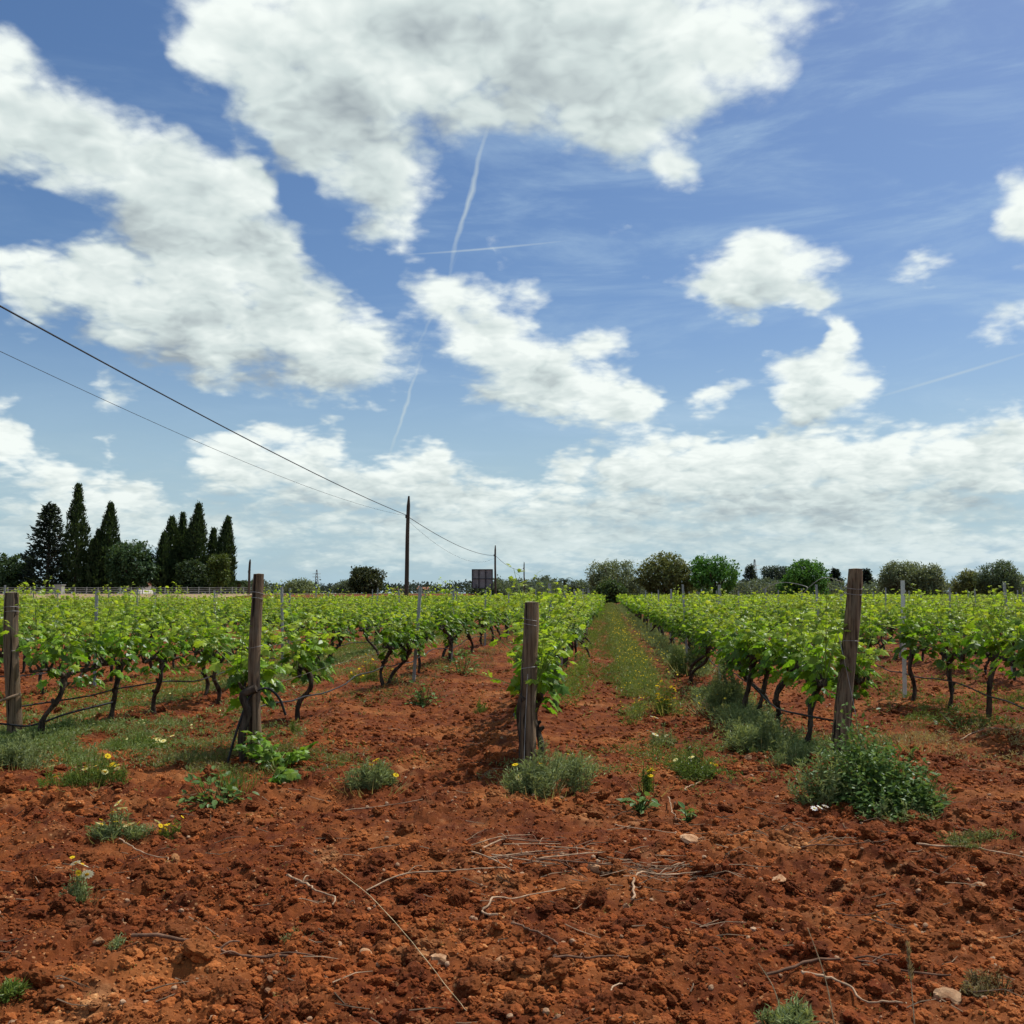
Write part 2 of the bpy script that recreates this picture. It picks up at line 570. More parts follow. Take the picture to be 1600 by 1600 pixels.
def thing(name, label, cat, loc=(0, 0, 0), rotz=0.0, group=None):
    return tag(link(name, None, None, loc, rotz), label, cat, group)


def unit(n, rng=RNG):
    v = rng.standard_normal((n, 3))
    return v / np.linalg.norm(v, axis=1, keepdims=True)


def sstep(a, b, x):
    t = np.clip((np.asarray(x, dtype=float) - a) / (b - a), 0, 1)
    return t * t * (3 - 2 * t)


def hash2(ix, iy, seed):
    h = (ix.astype(np.int64) * 374761393 + iy.astype(np.int64) * 668265263 + seed * 974634777) & 0xFFFFFFFF
    h = ((h ^ (h >> 13)) * 1274126177) & 0xFFFFFFFF
    h = (h ^ (h >> 16)) & 0xFFFFFFFF
    return h / 4294967296.0


def vnoise(x, y, seed=0):
    ix, iy = np.floor(x), np.floor(y)
    fx, fy = x - ix, y - iy
    fx, fy = fx * fx * (3 - 2 * fx), fy * fy * (3 - 2 * fy)
    a, b = hash2(ix, iy, seed), hash2(ix + 1, iy, seed)
    c, d = hash2(ix, iy + 1, seed), hash2(ix + 1, iy + 1, seed)
    return a + (b - a) * fx + (c - a) * fy + (a - b - c + d) * fx * fy


def fbm(x, y, seed=0, octs=4, gain=0.5):
    s, a, t = 0, 1.0, 0
    for o in range(octs):
        s = s + a * vnoise(x * 2 ** o + 17.3 * o, y * 2 ** o - 9.1 * o, seed + o)
        t += a
        a *= gain
    return s / t


def lumps(x, y, size, seed):
    """rounded crumbs of about the given size: height 0..1"""
    X, Y = x / size, y / size
    ix, iy = np.floor(X), np.floor(Y)
    best = np.zeros_like(X)
    for dx in (-1, 0, 1):
        for dy in (-1, 0, 1):
            cx, cy = ix + dx, iy + dy
            px = cx + hash2(cx, cy, seed)
            py = cy + hash2(cx, cy, seed + 1)
            r = 0.28 + 0.5 * hash2(cx, cy, seed + 2) ** 2
            sk = 0.7 + 0.6 * hash2(cx, cy, seed + 3)
            d2 = ((X - px) * sk) ** 2 + ((Y - py) / sk) ** 2
            best = np.maximum(best, r * np.sqrt(np.clip(1 - d2 / (r * r), 0, 1)))
    return best


# ---- leaf templates (x across, y along, z up), length 1
def _grape():
    half = [(0.16, -0.15), (0.40, -0.06), (0.34, 0.12), (0.56, 0.30), (0.35, 0.42), (0.38, 0.66), (0.16, 0.70)]
    out = [(0, 0.02)] + half + [(0, 1.0)] + [(-x, y) for x, y in reversed(half)]
    pts = [(0, 0.30)] + out
    v = np.array([(x, y, -0.30 * abs(x) - 0.22 * y * y + 0.05 * math.sin(9 * x + 5 * y)) for x, y in pts])
    n = len(out)
    f = np.array([(0, 1 + i, 1 + (i + 1) % n) for i in range(n)])
    return v, f[:, ::-1]


GRAPE = _grape()
GRAPE_LOW = (np.array([(0, 0, 0), (0.45, 0.05, -0.12), (0.42, 0.55, -0.16), (0, 1, -0.2), (-0.42, 0.55, -0.16), (-0.45, 0.05, -0.12), (0, 0.4, 0.02)]),
             np.array([(6, 0, 1), (6, 1, 2), (6, 2, 3), (6, 3, 4), (6, 4, 5), (6, 5, 0)]))
DIAMOND = (np.array([(0, 0, 0), (0.36, 0.5, 0.06), (0, 1, 0), (-0.36, 0.5, 0.06)]), np.array([(0, 1, 2, 3)]))
NARROW = (np.array([(0, 0, 0), (0.10, 0.45, 0.04), (0, 1, -0.06), (-0.10, 0.45, 0.04)]), np.array([(0, 1, 2, 3)]))
OVAL = (np.array([(0, 0, 0), (0.24, 0.25, 0.05), (0.26, 0.6, 0.03), (0, 1, -0.1), (-0.26, 0.6, 0.03), (-0.24, 0.25, 0.05), (0, 0.45, -0.03)]),
        np.array([(6, 0, 1), (6, 1, 2), (6, 2, 3), (6, 3, 4), (6, 4, 5), (6, 5, 0)]))



def icos(sub):
    t = (1 + 5 ** 0.5) / 2
    v = np.array([(-1, t, 0), (1, t, 0), (-1, -t, 0), (1, -t, 0), (0, -1, t), (0, 1, t), (0, -1, -t), (0, 1, -t), (t, 0, -1), (t, 0, 1), (-t, 0, -1), (-t, 0, 1)], dtype=float)
    v /= np.linalg.norm(v[0])
    f = [(0, 11, 5), (0, 5, 1), (0, 1, 7), (0, 7, 10), (0, 10, 11), (1, 5, 9), (5, 11, 4), (11, 10, 2), (10, 7, 6), (7, 1, 8),
         (3, 9, 4), (3, 4, 2), (3, 2, 6), (3, 6, 8), (3, 8, 9), (4, 9, 5), (2, 4, 11), (6, 2, 10), (8, 6, 7), (9, 8, 1)]
    v = list(map(tuple, v))
    for _ in range(sub):
        mid, nf = {}, []

        def m(a, b):
            key = (min(a, b), max(a, b))
            if key not in mid:
                p = (np.array(v[a]) + np.array(v[b])) / 2
                v.append(tuple(p / np.linalg.norm(p)))
                mid[key] = len(v) - 1
            return mid[key]
        for a, b, c in f:
            ab, bc, ca = m(a, b), m(b, c), m(c, a)
            nf += [(a, ab, ca), (b, bc, ab), (c, ca, bc), (ab, bc, ca)]
        f = nf
    return np.array(v), np.array(f)


ICO0, ICO1, ICO2 = icos(0), icos(1), icos(2)


def rock_verts(ico, rng, amp=0.25, facets=5):
    """a broken lump: a ball with some sides cut flat and its points pushed about"""
    v = ico[0].copy()
    for _ in range(facets):
        d = unit(1, rng)[0]
        h = rng.uniform(0.45, 0.8)
        over = np.clip(v @ d - h, 0, None)
        v -= over[:, None] * d
    return v * (1 + amp * rng.standard_normal((len(v), 1)) * 0.5)


# ------------------------------------------------------------------ materials
MAT = {}


def new_mat(name):
    m = bpy.data.materials.new(name)
    m.use_nodes = True
    m.node_tree.nodes.clear()
    MAT[name] = m
    T = NT(m.node_tree)
    out = T.n('ShaderNodeOutputMaterial')
    return m, T, out


def principled(T, col, rough=0.8, spec=0.3, normal=None):
    b = T.n('ShaderNodeBsdfPrincipled')
    T.put(b.inputs['Base Color'], col)
    T.put(b.inputs['Roughness'], rough)
    b.inputs['Specular IOR Level'].default_value = spec
    if normal is not None:
        T.put(b.inputs['Normal'], normal)
    return b.outputs[0]


def bump(T, h, strength=0.5, dist=0.02):
    b = T.n('ShaderNodeBump')
    b.inputs['Strength'].default_value = strength
    b.inputs['Distance'].default_value = dist
    T.put(b.inputs['Height'], h)
    return b.outputs[0]


def leaf_mat(name, trans=0.45, gloss=0.05, tint=(1, 1, 1), warm=(1.25, 1.1, 0.5)):
    """leaf colour comes from the mesh; light shines through"""
    m, T, out = new_mat(name)
    a = T.n('ShaderNodeAttribute', attribute_name='Col')
    col = T.mix(1.0, a.outputs['Color'], (*tint, 1), 'MULTIPLY')
    d = T.n('ShaderNodeBsdfDiffuse')
    T.put(d.inputs['Color'], col)
    t = T.n('ShaderNodeBsdfTranslucent')
    T.put(t.inputs['Color'], T.mix(1.0, col, (*warm, 1), 'MULTIPLY'))
    mx = T.n('ShaderNodeMixShader')
    mx.inputs[0].default_value = trans
    T.put(mx.inputs[1], d.outputs[0])
    T.put(mx.inputs[2], t.outputs[0])
    res = mx.outputs[0]
    if gloss:
        g = T.n('ShaderNodeBsdfGlossy')
        g.inputs['Roughness'].default_value = 0.38
        g.inputs['Color'].default_value = (0.9, 0.95, 1, 1)
        m2 = T.n('ShaderNodeMixShader')
        m2.inputs[0].default_value = gloss
        T.put(m2.inputs[1], res)
        T.put(m2.inputs[2], g.outputs[0])
        res = m2.outputs[0]
    T.put(out.inputs['Surface'], res)
    return m


leaf_mat('vine_leaf', 0.50, 0.02, warm=(1.1, 1.15, 0.5))
leaf_mat('weed_leaf', 0.36, 0.012, warm=(1.2, 1.1, 0.6))
leaf_mat('tree_leaf', 0.40, 0.012, warm=(1.2, 1.1, 0.6))
leaf_mat('petal', 0.25, 0.0, warm=(1, 1, 1))


def soil_mat(name, k):
    m, T, out = new_mat(name)
    deep, red, dry, pale = (tuple(min(0.7, q * k) for q in c) for c in (SOIL_DEEP, SOIL_RED, SOIL_DRY, SOIL_PALE))
    geo = T.n('ShaderNodeNewGeometry')
    P = geo.outputs['Position']
    big = T.noise(P, 0.9, 3, 0.55)
    mid = T.noise(P, 7.0, 5, 0.6)
    fine = T.noise(P, 70.0, 4, 0.65)
    c = T.mix(T.smooth(mid, 0.32, 0.70), (*deep, 1), (*red, 1))
    c = T.mix(T.smooth(big, 0.45, 0.72, 0, 0.62), c, (*dry, 1))
    crust = T.noise(P, 2.3, 6, 0.68)
    c = T.mix(T.smooth(crust, 0.56, 0.72, 0, 0.38), c, (*pale, 1))
    c = T.mix(T.smooth(T.noise(P, 0.55, 4, 0.6), 0.50, 0.66, 0, 0.55), c, (*deep, 1))
    c = T.mix(T.smooth(fine, 0.58, 0.80, 0, 0.55), c, (*pale, 1))
    vor = T.n('ShaderNodeTexVoronoi')
    T.put(vor.inputs['Vector'], P)
    vor.inputs['Scale'].default_value = 34.0
    peb = T.math('MULTIPLY', T.smooth(vor.outputs['Distance'], 0.30, 0.18), T.smooth(T.noise(P, 9.0, 2, 0.5), 0.55, 0.66))
    c = T.mix(T.math('MULTIPLY', peb, 0.55), c, (*pale, 1))
    h = T.math('ADD', T.math('MULTIPLY', fine, 0.7), T.math('MULTIPLY', T.noise(P, 22.0, 4, 0.6), 1.0))
    T.put(out.inputs['Surface'], principled(T, c, 0.95, 0.12, bump(T, h, 0.6, 0.012)))


SOIL_DEEP = (0.068, 0.0145, 0.0040)
SOIL_RED = (0.165, 0.045, 0.0110)
SOIL_DRY = (0.285, 0.102, 0.0290)
SOIL_PALE = (0.47, 0.24, 0.105)
soil_mat('red_soil', 1.0)
soil_mat('sunlit_dry_soil', 1.75)      # paler dry clods and crumbs, their sunlit highlights put into the colour too


def plain(name, col, rough=0.8, spec=0.2, var=0.35, scale=8.0, stretch=(1, 1, 1), bstr=0.5, bdist=0.01, obj=True, col2=None, use_col=True):
    m, T, out = new_mat(name)
    tc = T.n('ShaderNodeTexCoord')
    v = T.vmath('MULTIPLY', tc.outputs['Object'] if obj else T.n('ShaderNodeNewGeometry').outputs['Position'], stretch)
    n = T.noise(v, scale, 5, 0.6)
    a = tuple(q * (1 - var) for q in col)
    b = col2 or tuple(min(1, q * (1 + var)) for q in col)
    c = T.mix(T.smooth(n, 0.3, 0.7), (*a, 1), (*b, 1))
    if use_col:
        att = T.n('ShaderNodeAttribute', attribute_name='Col')
        c = T.mix(1.0, c, att.outputs['Color'], 'MULTIPLY')
    T.put(out.inputs['Surface'], principled(T, c, rough, spec, bump(T, n, bstr, bdist)))
    return m


plain('vine_bark', (0.042, 0.030, 0.022), 0.95, 0.1, 0.6, 22.0, (1, 1, 0.22), 1.0, 0.02, col2=(0.10, 0.076, 0.058))
plain('dry_cane', (0.36, 0.24, 0.15), 0.85, 0.15, 0.45, 14.0, (1, 1, 1), 0.5, 0.004)
plain('dark_cane', (0.15, 0.085, 0.055), 0.9, 0.1, 0.45, 14.0, (1, 1, 1), 0.5, 0.004)
plain('tree_bark', (0.09, 0.07, 0.055), 0.95, 0.1, 0.4, 3.0, (1, 1, 0.3), 0.8, 0.05)
plain('stake_metal', (0.27, 0.28, 0.28), 0.55, 0.4, 0.35, 6.0, (1, 1, 0.4), 0.3, 0.003)
plain('wire_metal', (0.30, 0.29, 0.28), 0.5, 0.5, 0.3, 5.0)
plain('black_rubber', (0.018, 0.018, 0.02), 0.6, 0.3, 0.3, 5.0)
plain('pole_wood', (0.075, 0.055, 0.042), 0.9, 0.15, 0.4, 7.0, (1, 1, 0.06), 0.6, 0.02)
plain('concrete', (0.34, 0.33, 0.31), 0.9, 0.2, 0.2, 4.0)
plain('stone', (0.42, 0.20, 0.09), 0.9, 0.2, 0.4, 16.0, (1, 1, 1), 0.8, 0.01, col2=(0.55, 0.34, 0.19))
plain('pebble', (0.34, 0.17, 0.085), 0.9, 0.2, 0.45, 1.2, (1, 1, 1), 0.6, 0.01, col2=(0.52, 0.34, 0.21), obj=False, use_col=False)
plain('white_plaster', (0.72, 0.69, 0.63), 0.9, 0.2, 0.08, 1.5)
plain('roof_tile', (0.30, 0.14, 0.085), 0.9, 0.2, 0.3, 3.0)
plain('dark_panel', (0.21, 0.215, 0.22), 0.7, 0.3, 0.2, 1.5)
plain('panel_frame', (0.035, 0.036, 0.04), 0.6, 0.3, 0.2, 2.0)
plain('window_glass', (0.03, 0.035, 0.04), 0.15, 0.5, 0.1, 2.0, bstr=0.0)
plain('straw', (0.48, 0.37, 0.21), 0.85, 0.15, 0.3, 10.0)
plain('dry_field', (0.27, 0.195, 0.11), 0.95, 0.1, 0.25, 0.25, obj=False, bstr=0.8, bdist=0.1)
plain('far_ground', (0.10, 0.105, 0.045), 0.95, 0.1, 0.4, 0.03, obj=False, bstr=0.3, bdist=0.1, col2=(0.22, 0.16, 0.08))
plain('shoot_green', (0.17, 0.24, 0.05), 0.6, 0.3, 0.25, 9.0)


def post_mat():
    m, T, out = new_mat('weathered_post')
    tc = T.n('ShaderNodeTexCoord')
    o = tc.outputs['Object']
    grain = T.noise(T.vmath('MULTIPLY', o, (1, 1, 0.035)), 55.0, 6, 0.65)
    blot = T.noise(T.vmath('MULTIPLY', o, (1, 1, 0.45)), 9.0, 4, 0.6)
    crack = T.smooth(T.noise(T.vmath('MULTIPLY', o, (1, 1, 0.03)), 26.0, 3, 0.5, dist=0.6), 0.40, 0.34)
    c = T.mix(T.smooth(grain, 0.3, 0.72), (0.055, 0.034, 0.021, 1), (0.27, 0.185, 0.115, 1))
    c = T.mix(T.smooth(blot, 0.45, 0.72, 0, 0.8), c, (0.165, 0.140, 0.100, 1))
    c = T.mix(T.math('MULTIPLY', T.smooth(T.noise(o, 6.0, 4, 0.6), 0.58, 0.74), 0.55), c, (0.055, 0.05, 0.028, 1))
    c = T.mix(crack, c, (0.02, 0.014, 0.01, 1))
    h = T.math('SUBTRACT', grain, T.math('MULTIPLY', crack, 1.2))
    T.put(out.inputs['Surface'], principled(T, c, 0.9, 0.15, bump(T, h, 0.9, 0.012)))
    m, T, out = new_mat('post_end_grain')
    tc = T.n('ShaderNodeTexCoord')
    w = T.n('ShaderNodeTexWave', wave_type='RINGS', rings_direction='Z')
    T.put(w.inputs['Vector'], tc.outputs['Object'])
    w.inputs['Scale'].default_value = 28.0
    w.inputs['Distortion'].default_value = 3.0
    c = T.mix(w.outputs['Fac'], (0.16, 0.125, 0.085, 1), (0.33, 0.27, 0.19, 1))
    c = T.mix(T.smooth(T.noise(tc.outputs['Object'], 40.0, 4, 0.6), 0.5, 0.62), c, (0.10, 0.08, 0.055, 1))
    T.put(out.inputs['Surface'], principled(T, c, 0.95, 0.1, bump(T, w.outputs['Fac'], 0.5, 0.004)))


post_mat()

# ------------------------------------------------------------------ the ground
ROW_X = {-2: -10.35, -1: -7.9, 0: -5.45, 1: -3.25, 2: -0.80, 3: 1.68, 4: 4.1}     # the rows near the camera
for _i in range(5, 60):
    ROW_X[_i] = 4.1 + 2.44 * (_i - 4)
for _i in range(-3, -40, -1):
    ROW_X[_i] = -10.35 + 2.44 * (_i + 2)
ROW_LIST = np.array(sorted(ROW_X.values()))


def gz(x, y):
    """height of the land: level field, rising gently far on the left"""
    x, y = np.asarray(x, dtype=float), np.asarray(y, dtype=float)
    return 1.35 * sstep(52, 100, y) * sstep(-16, -34, x)


def relief(x, y):
    """tilth: berms along the rows, crumbs and clods of all sizes"""
    near = np.clip(24.0 / np.maximum(y, 1.0), 0, 1)
    idx = np.clip(np.searchsorted(ROW_LIST, x), 1, len(ROW_LIST) - 1)
    dr = np.minimum(np.abs(x - ROW_LIST[idx - 1]), np.abs(x - ROW_LIST[idx]))
    inrow = sstep(8.0, 9.6, y)
    h = 0.075 * np.exp(-(dr / 0.42) ** 2) * inrow
    h = h + 0.10 * (fbm(x * 0.8, y * 0.8, 3, 3) - 0.5)
    h = h + 0.075 * (fbm(x * 3.1, y * 3.1, 11, 3) - 0.5)
    rough = 0.55 + 0.9 * fbm(x * 0.55 + 4, y * 0.55, 21, 2) ** 1.5
    rough = rough * (0.9 + 0.35 * sstep(11.5, 7.5, y))
    patch = sstep(0.35, 0.62, fbm(x * 1.3, y * 1.3, 31, 3))
    h = h + rough * 0.060 * lumps(x + 0.05 * (fbm(x * 9, y * 9, 5, 2) - .5), y + 0.05 * (fbm(x * 9, y * 9, 6, 2) - .5), 0.21, 41) * patch
    h = h + rough * 0.036 * lumps(x + 0.02 * fbm(x * 20, y * 20, 7, 2), y, 0.105, 51) * near
    h = h + rough * 0.016 * lumps(x, y + 0.01 * fbm(x * 40, y * 40, 8, 2), 0.052, 61) * near
    h = h + 0.022 * (fbm(x * 22, y * 22, 81, 3) - 0.5) * near
    return h


def soil_z(x, y):
    x, y = np.atleast_1d(np.asarray(x, dtype=float)), np.atleast_1d(np.asarray(y, dtype=float))
    return gz(x, y) + relief(x, y) * sstep(70, 30, y)


def ground_at(px, py):
    p = on_ground(px, py)
    for _ in range(3):
        p = on_ground(px, py, float(soil_z(p[0], p[1])[0]))
    return p


ys = [2.2]
while ys[-1] < 42:
    ys.append(ys[-1] * 1.0052)
while ys[-1] < 6000:
    ys.append(ys[-1] * 1.035)
ys = np.array(ys)
NX = 640
us = np.linspace(-1, 1, NX)
gx = us[None, :] * (1.3 + 0.74 * ys[:, None])
gy = np.repeat(ys[:, None], NX, axis=1)
gzv = soil_z(gx.ravel(), gy.ravel())
_i = np.arange(len(ys) - 1)[:, None] * NX
_j = np.arange(NX - 1)[None, :]
_q = np.stack([_i + _j, _i + _j + 1, _i + NX + _j + 1, _i + NX + _j], axis=-1).reshape(-1, 4)
mb = MB()
mb.add(np.stack([gx.ravel(), gy.ravel(), gzv], axis=1), _q)
field = mb.build('soil_field', MAT['red_soil'], smooth=False)
tag(field, 'red tilled earth of the vineyard', kind='structure')

# the land around, a little lower than the tilled field, out to the horizon
mb = MB()
mb.add([(-9000, -3000, -0.35), (9000, -3000, -0.35), (9000, 12000, -0.35), (-9000, 12000, -0.35)], [(0, 1, 2, 3)])
tag(mb.build('ground', MAT['far_ground']), 'land around the vineyard out to the horizon', kind='structure')


def sheet(name, x0, x1, y0, y1, nx, ny, mat, lift, label):
    X, Y = np.meshgrid(np.linspace(x0, x1, nx), np.linspace(y0, y1, ny))
    Z = gz(X, Y) + lift
    i = np.arange(ny - 1)[:, None] * nx
    j = np.arange(nx - 1)[None, :]
    q = np.stack([i + j, i + j + 1, i + nx + j + 1, i + nx + j], axis=-1).reshape(-1, 4)
    m = MB()
    m.add(np.stack([X.ravel(), Y.ravel(), Z.ravel()], axis=1), q)
    return tag(m.build(name, mat, smooth=True), label, kind='structure')


sheet('dry_field', -170, -33, 80, 200, 60, 50, MAT['dry_field'], 0.06, 'pale dry stubble field beyond the vines')
sheet('meadow', -600, 700, 205, 3000, 20, 20, MAT['far_ground'], 0.05, 'open land behind the vineyard')

# ---- loose clods and crumbs lying on the tilth
rng = np.random.default_rng(11)


def clod_nodes(name, mats, seeds, amp, flat, subdiv):
    """geometry nodes: crumbly broken lumps set on every point of the mesh"""
    ng = bpy.data.node_groups.new(name, 'GeometryNodeTree')
    ng.interface.new_socket('Geometry', in_out='INPUT', socket_type='NodeSocketGeometry')
    ng.interface.new_socket('Geometry', in_out='OUTPUT', socket_type='NodeSocketGeometry')
    T = NT(ng)
    gi, go = T.n('NodeGroupInput'), T.n('NodeGroupOutput')
    join = T.n('GeometryNodeJoinGeometry')
    for sd in seeds[::-1]:
        ico = T.n('GeometryNodeMeshIcoSphere')
        ico.inputs['Radius'].default_value = 1.0
        ico.inputs['Subdivisions'].default_value = subdiv
        pos = T.n('GeometryNodeInputPosition').outputs[0]
        off = T.vmath('ADD', pos, (sd * 3.1, sd * 1.7, -sd * 2.3))
        n1 = T.noise(off, 0.9, 2, 0.5, out='Fac')
        n2 = T.noise(off, 3.2, 3, 0.6, out='Fac')
        v = T.n('ShaderNodeTexVoronoi')
        T.put(v.inputs['Vector'], off)
        v.inputs['Scale'].default_value = 1.25
        k = T.math('ADD', 0.35, T.math('MULTIPLY', n1, 0.9))
        k = T.math('ADD', k, T.math('MULTIPLY', T.math('SUBTRACT', n2, 0.5), amp))
        k = T.math('SUBTRACT', k, T.math('MULTIPLY', v.outputs['Distance'], amp * 0.5))
        sp = T.n('GeometryNodeSetPosition')
        T.put(sp.inputs['Geometry'], ico.outputs['Mesh'])
        T.put(sp.inputs['Position'], T.vmath('MULTIPLY', T.vmath('SCALE', pos, scale=k), (1, 1, flat)))
        sm = T.n('GeometryNodeSetMaterial')
        T.put(sm.inputs['Geometry'], sp.outputs[0])
        sm.inputs['Material'].default_value = mats
        gti = T.n('GeometryNodeGeometryToInstance')
        T.put(gti.inputs[0], sm.outputs[0])
        T.t.links.new(gti.outputs[0], join.inputs[0])
    size = T.n('GeometryNodeInputNamedAttribute', data_type='FLOAT')
    size.inputs['Name'].default_value = 'size'
    turn = T.n('GeometryNodeInputNamedAttribute', data_type='FLOAT_VECTOR')
    turn.inputs['Name'].default_value = 'turn'
    pick = T.n('FunctionNodeRandomValue', data_type='INT')
    pick.inputs['Min'].default_value = 0 if False else 0
    for i_ in pick.inputs:
        if i_.type == 'INT' and i_.name == 'Min':
            i_.default_value = 0
        if i_.type == 'INT' and i_.name == 'Max':
            i_.default_value = len(seeds) - 1
    iop = T.n('GeometryNodeInstanceOnPoints')
    T.put(iop.inputs['Points'], gi.outputs[0])
    T.put(iop.inputs['Instance'], join.outputs[0])
    iop.inputs['Pick Instance'].default_value = True
    T.put(iop.inputs['Instance Index'], [o for o in pick.outputs if o.type == 'INT'][0])
    T.put(iop.inputs['Rotation'], turn.outputs[0])
    T.put(iop.inputs['Scale'], size.outputs[0])
    T.put(go.inputs[0], iop.outputs[0])
    return ng


def scatter_clods(name, label, n, lo, hi, ymin, ymax, mat, ng, bias=2.2, ypow=1.0, thresh=0.0, sink=0.15):
    y = ymin * (ymax / ymin) ** (rng.random(n) ** ypow)
    x = (rng.random(n) * 2 - 1) * (1.0 + 0.60 * y)
    dens = fbm(x * 1.2, y * 1.2, 91, 3)
    keep = dens > thresh + (rng.random(n) - 0.5) * 0.25
    x, y = x[keep], y[keep]
    s = lo + (hi - lo) * rng.random(len(x)) ** bias
    z = soil_z(x, y) + s * sink
    me = bpy.data.meshes.new(name)
    me.vertices.add(len(x))
    me.vertices.foreach_set('co', np.stack([x, y, z], axis=1).astype(np.float32).ravel())
    me.attributes.new('size', 'FLOAT', 'POINT').data.foreach_set('value', s.astype(np.float32))
    tv = np.stack([rng.normal(0, 0.35, len(x)), rng.normal(0, 0.35, len(x)), rng.uniform(0, 6.28, len(x))], axis=1)
    me.attributes.new('turn', 'FLOAT_VECTOR', 'POINT').data.foreach_set('vector', tv.astype(np.float32).ravel())
    me.materials.append(mat)
    o = link(name, me)
    md = o.modifiers.new('clods', 'NODES')
    md.node_group = ng
    return tag(o, label, kind='stuff')


_ng = clod_nodes('crumbly_clods', MAT['red_soil'], list(range(1, 9)), 0.55, 0.68, 4)
_ng1 = clod_nodes('lumpy_clods', MAT['sunlit_dry_soil'], list(range(31, 37)), 0.5, 0.7, 3)
_ng2 = clod_nodes('small_crumbs', MAT['sunlit_dry_soil'], list(range(11, 16)), 0.5, 0.75, 2)
_ng3 = clod_nodes('pebbles', MAT['pebble'], list(range(21, 26)), 0.35, 0.75, 2)
scatter_clods('soil_clods', 'big crumbly clods of red earth on the tilled ground', 4200, 0.028, 0.095, 3.2, 26.0, MAT['red_soil'], _ng, 2.6, thresh=0.42, sink=0.1)
scatter_clods('soil_clods', 'fist sized clods of red earth on the tilled ground', 17000, 0.013, 0.046, 3.2, 20.0, MAT['red_soil'], _ng1, 1.8, thresh=0.36)
scatter_clods('soil_crumbs', 'small red crumbs of soil on the ground', 45000, 0.004, 0.014, 3.2, 10.0, MAT['red_soil'], _ng2, 1.5, 1.0, 0.1, 0.3)
scatter_clods('gravel', 'tan pebbles scattered over the red soil', 4200, 0.004, 0.022, 3.2, 17.0, MAT['pebble'], _ng3, 3.2, thresh=0.40, sink=0.3)
scatter_clods('soil_crumbs', 'crumbs of red soil in the aisles between the rows', 26000, 0.012, 0.034, 8.5, 30.0, MAT['red_soil'], _ng2, 1.8, 1.2, 0.3, 0.15)

# ------------------------------------------------------------------ grapevines
def smooth_path(pts, n):
    """a soft curve through the points"""
    pts = np.asarray(pts, dtype=float)
    t = np.linspace(0, len(pts) - 1, n)
    out = []
    for q in t:
        i = min(int(q), len(pts) - 2)
        f = q - i
        p0, p1, p2, p3 = pts[max(i - 1, 0)], pts[i], pts[i + 1], pts[min(i + 2, len(pts) - 1)]
        out.append(0.5 * (2 * p1 + (p2 - p0) * f + (2 * p0 - 5 * p1 + 4 * p2 - p3) * f * f + (3 * p1 - p0 - 3 * p2 + p3) * f ** 3))
    return np.array(out)


OLD_LEAF = np.array([0.062, 0.142, 0.013])
MID_LEAF = np.array([0.168, 0.290, 0.020])
YOUNG_LEAF = np.array([0.400, 0.490, 0.060])


def leaf_colours(age, rng):
    """age 0 = shoot tip, 1 = oldest leaf"""
    age = np.clip(np.asarray(age) + rng.normal(0, 0.16, len(age)), 0, 1)[:, None]
    c = np.where(age < 0.5, YOUNG_LEAF + (MID_LEAF - YOUNG_LEAF) * age * 2, MID_LEAF + (OLD_LEAF - MID_LEAF) * (age - 0.5) * 2)
    return c * rng.uniform(0.62, 1.28, (len(c), 1)) * (1 + rng.normal(0, 0.05, c.shape))


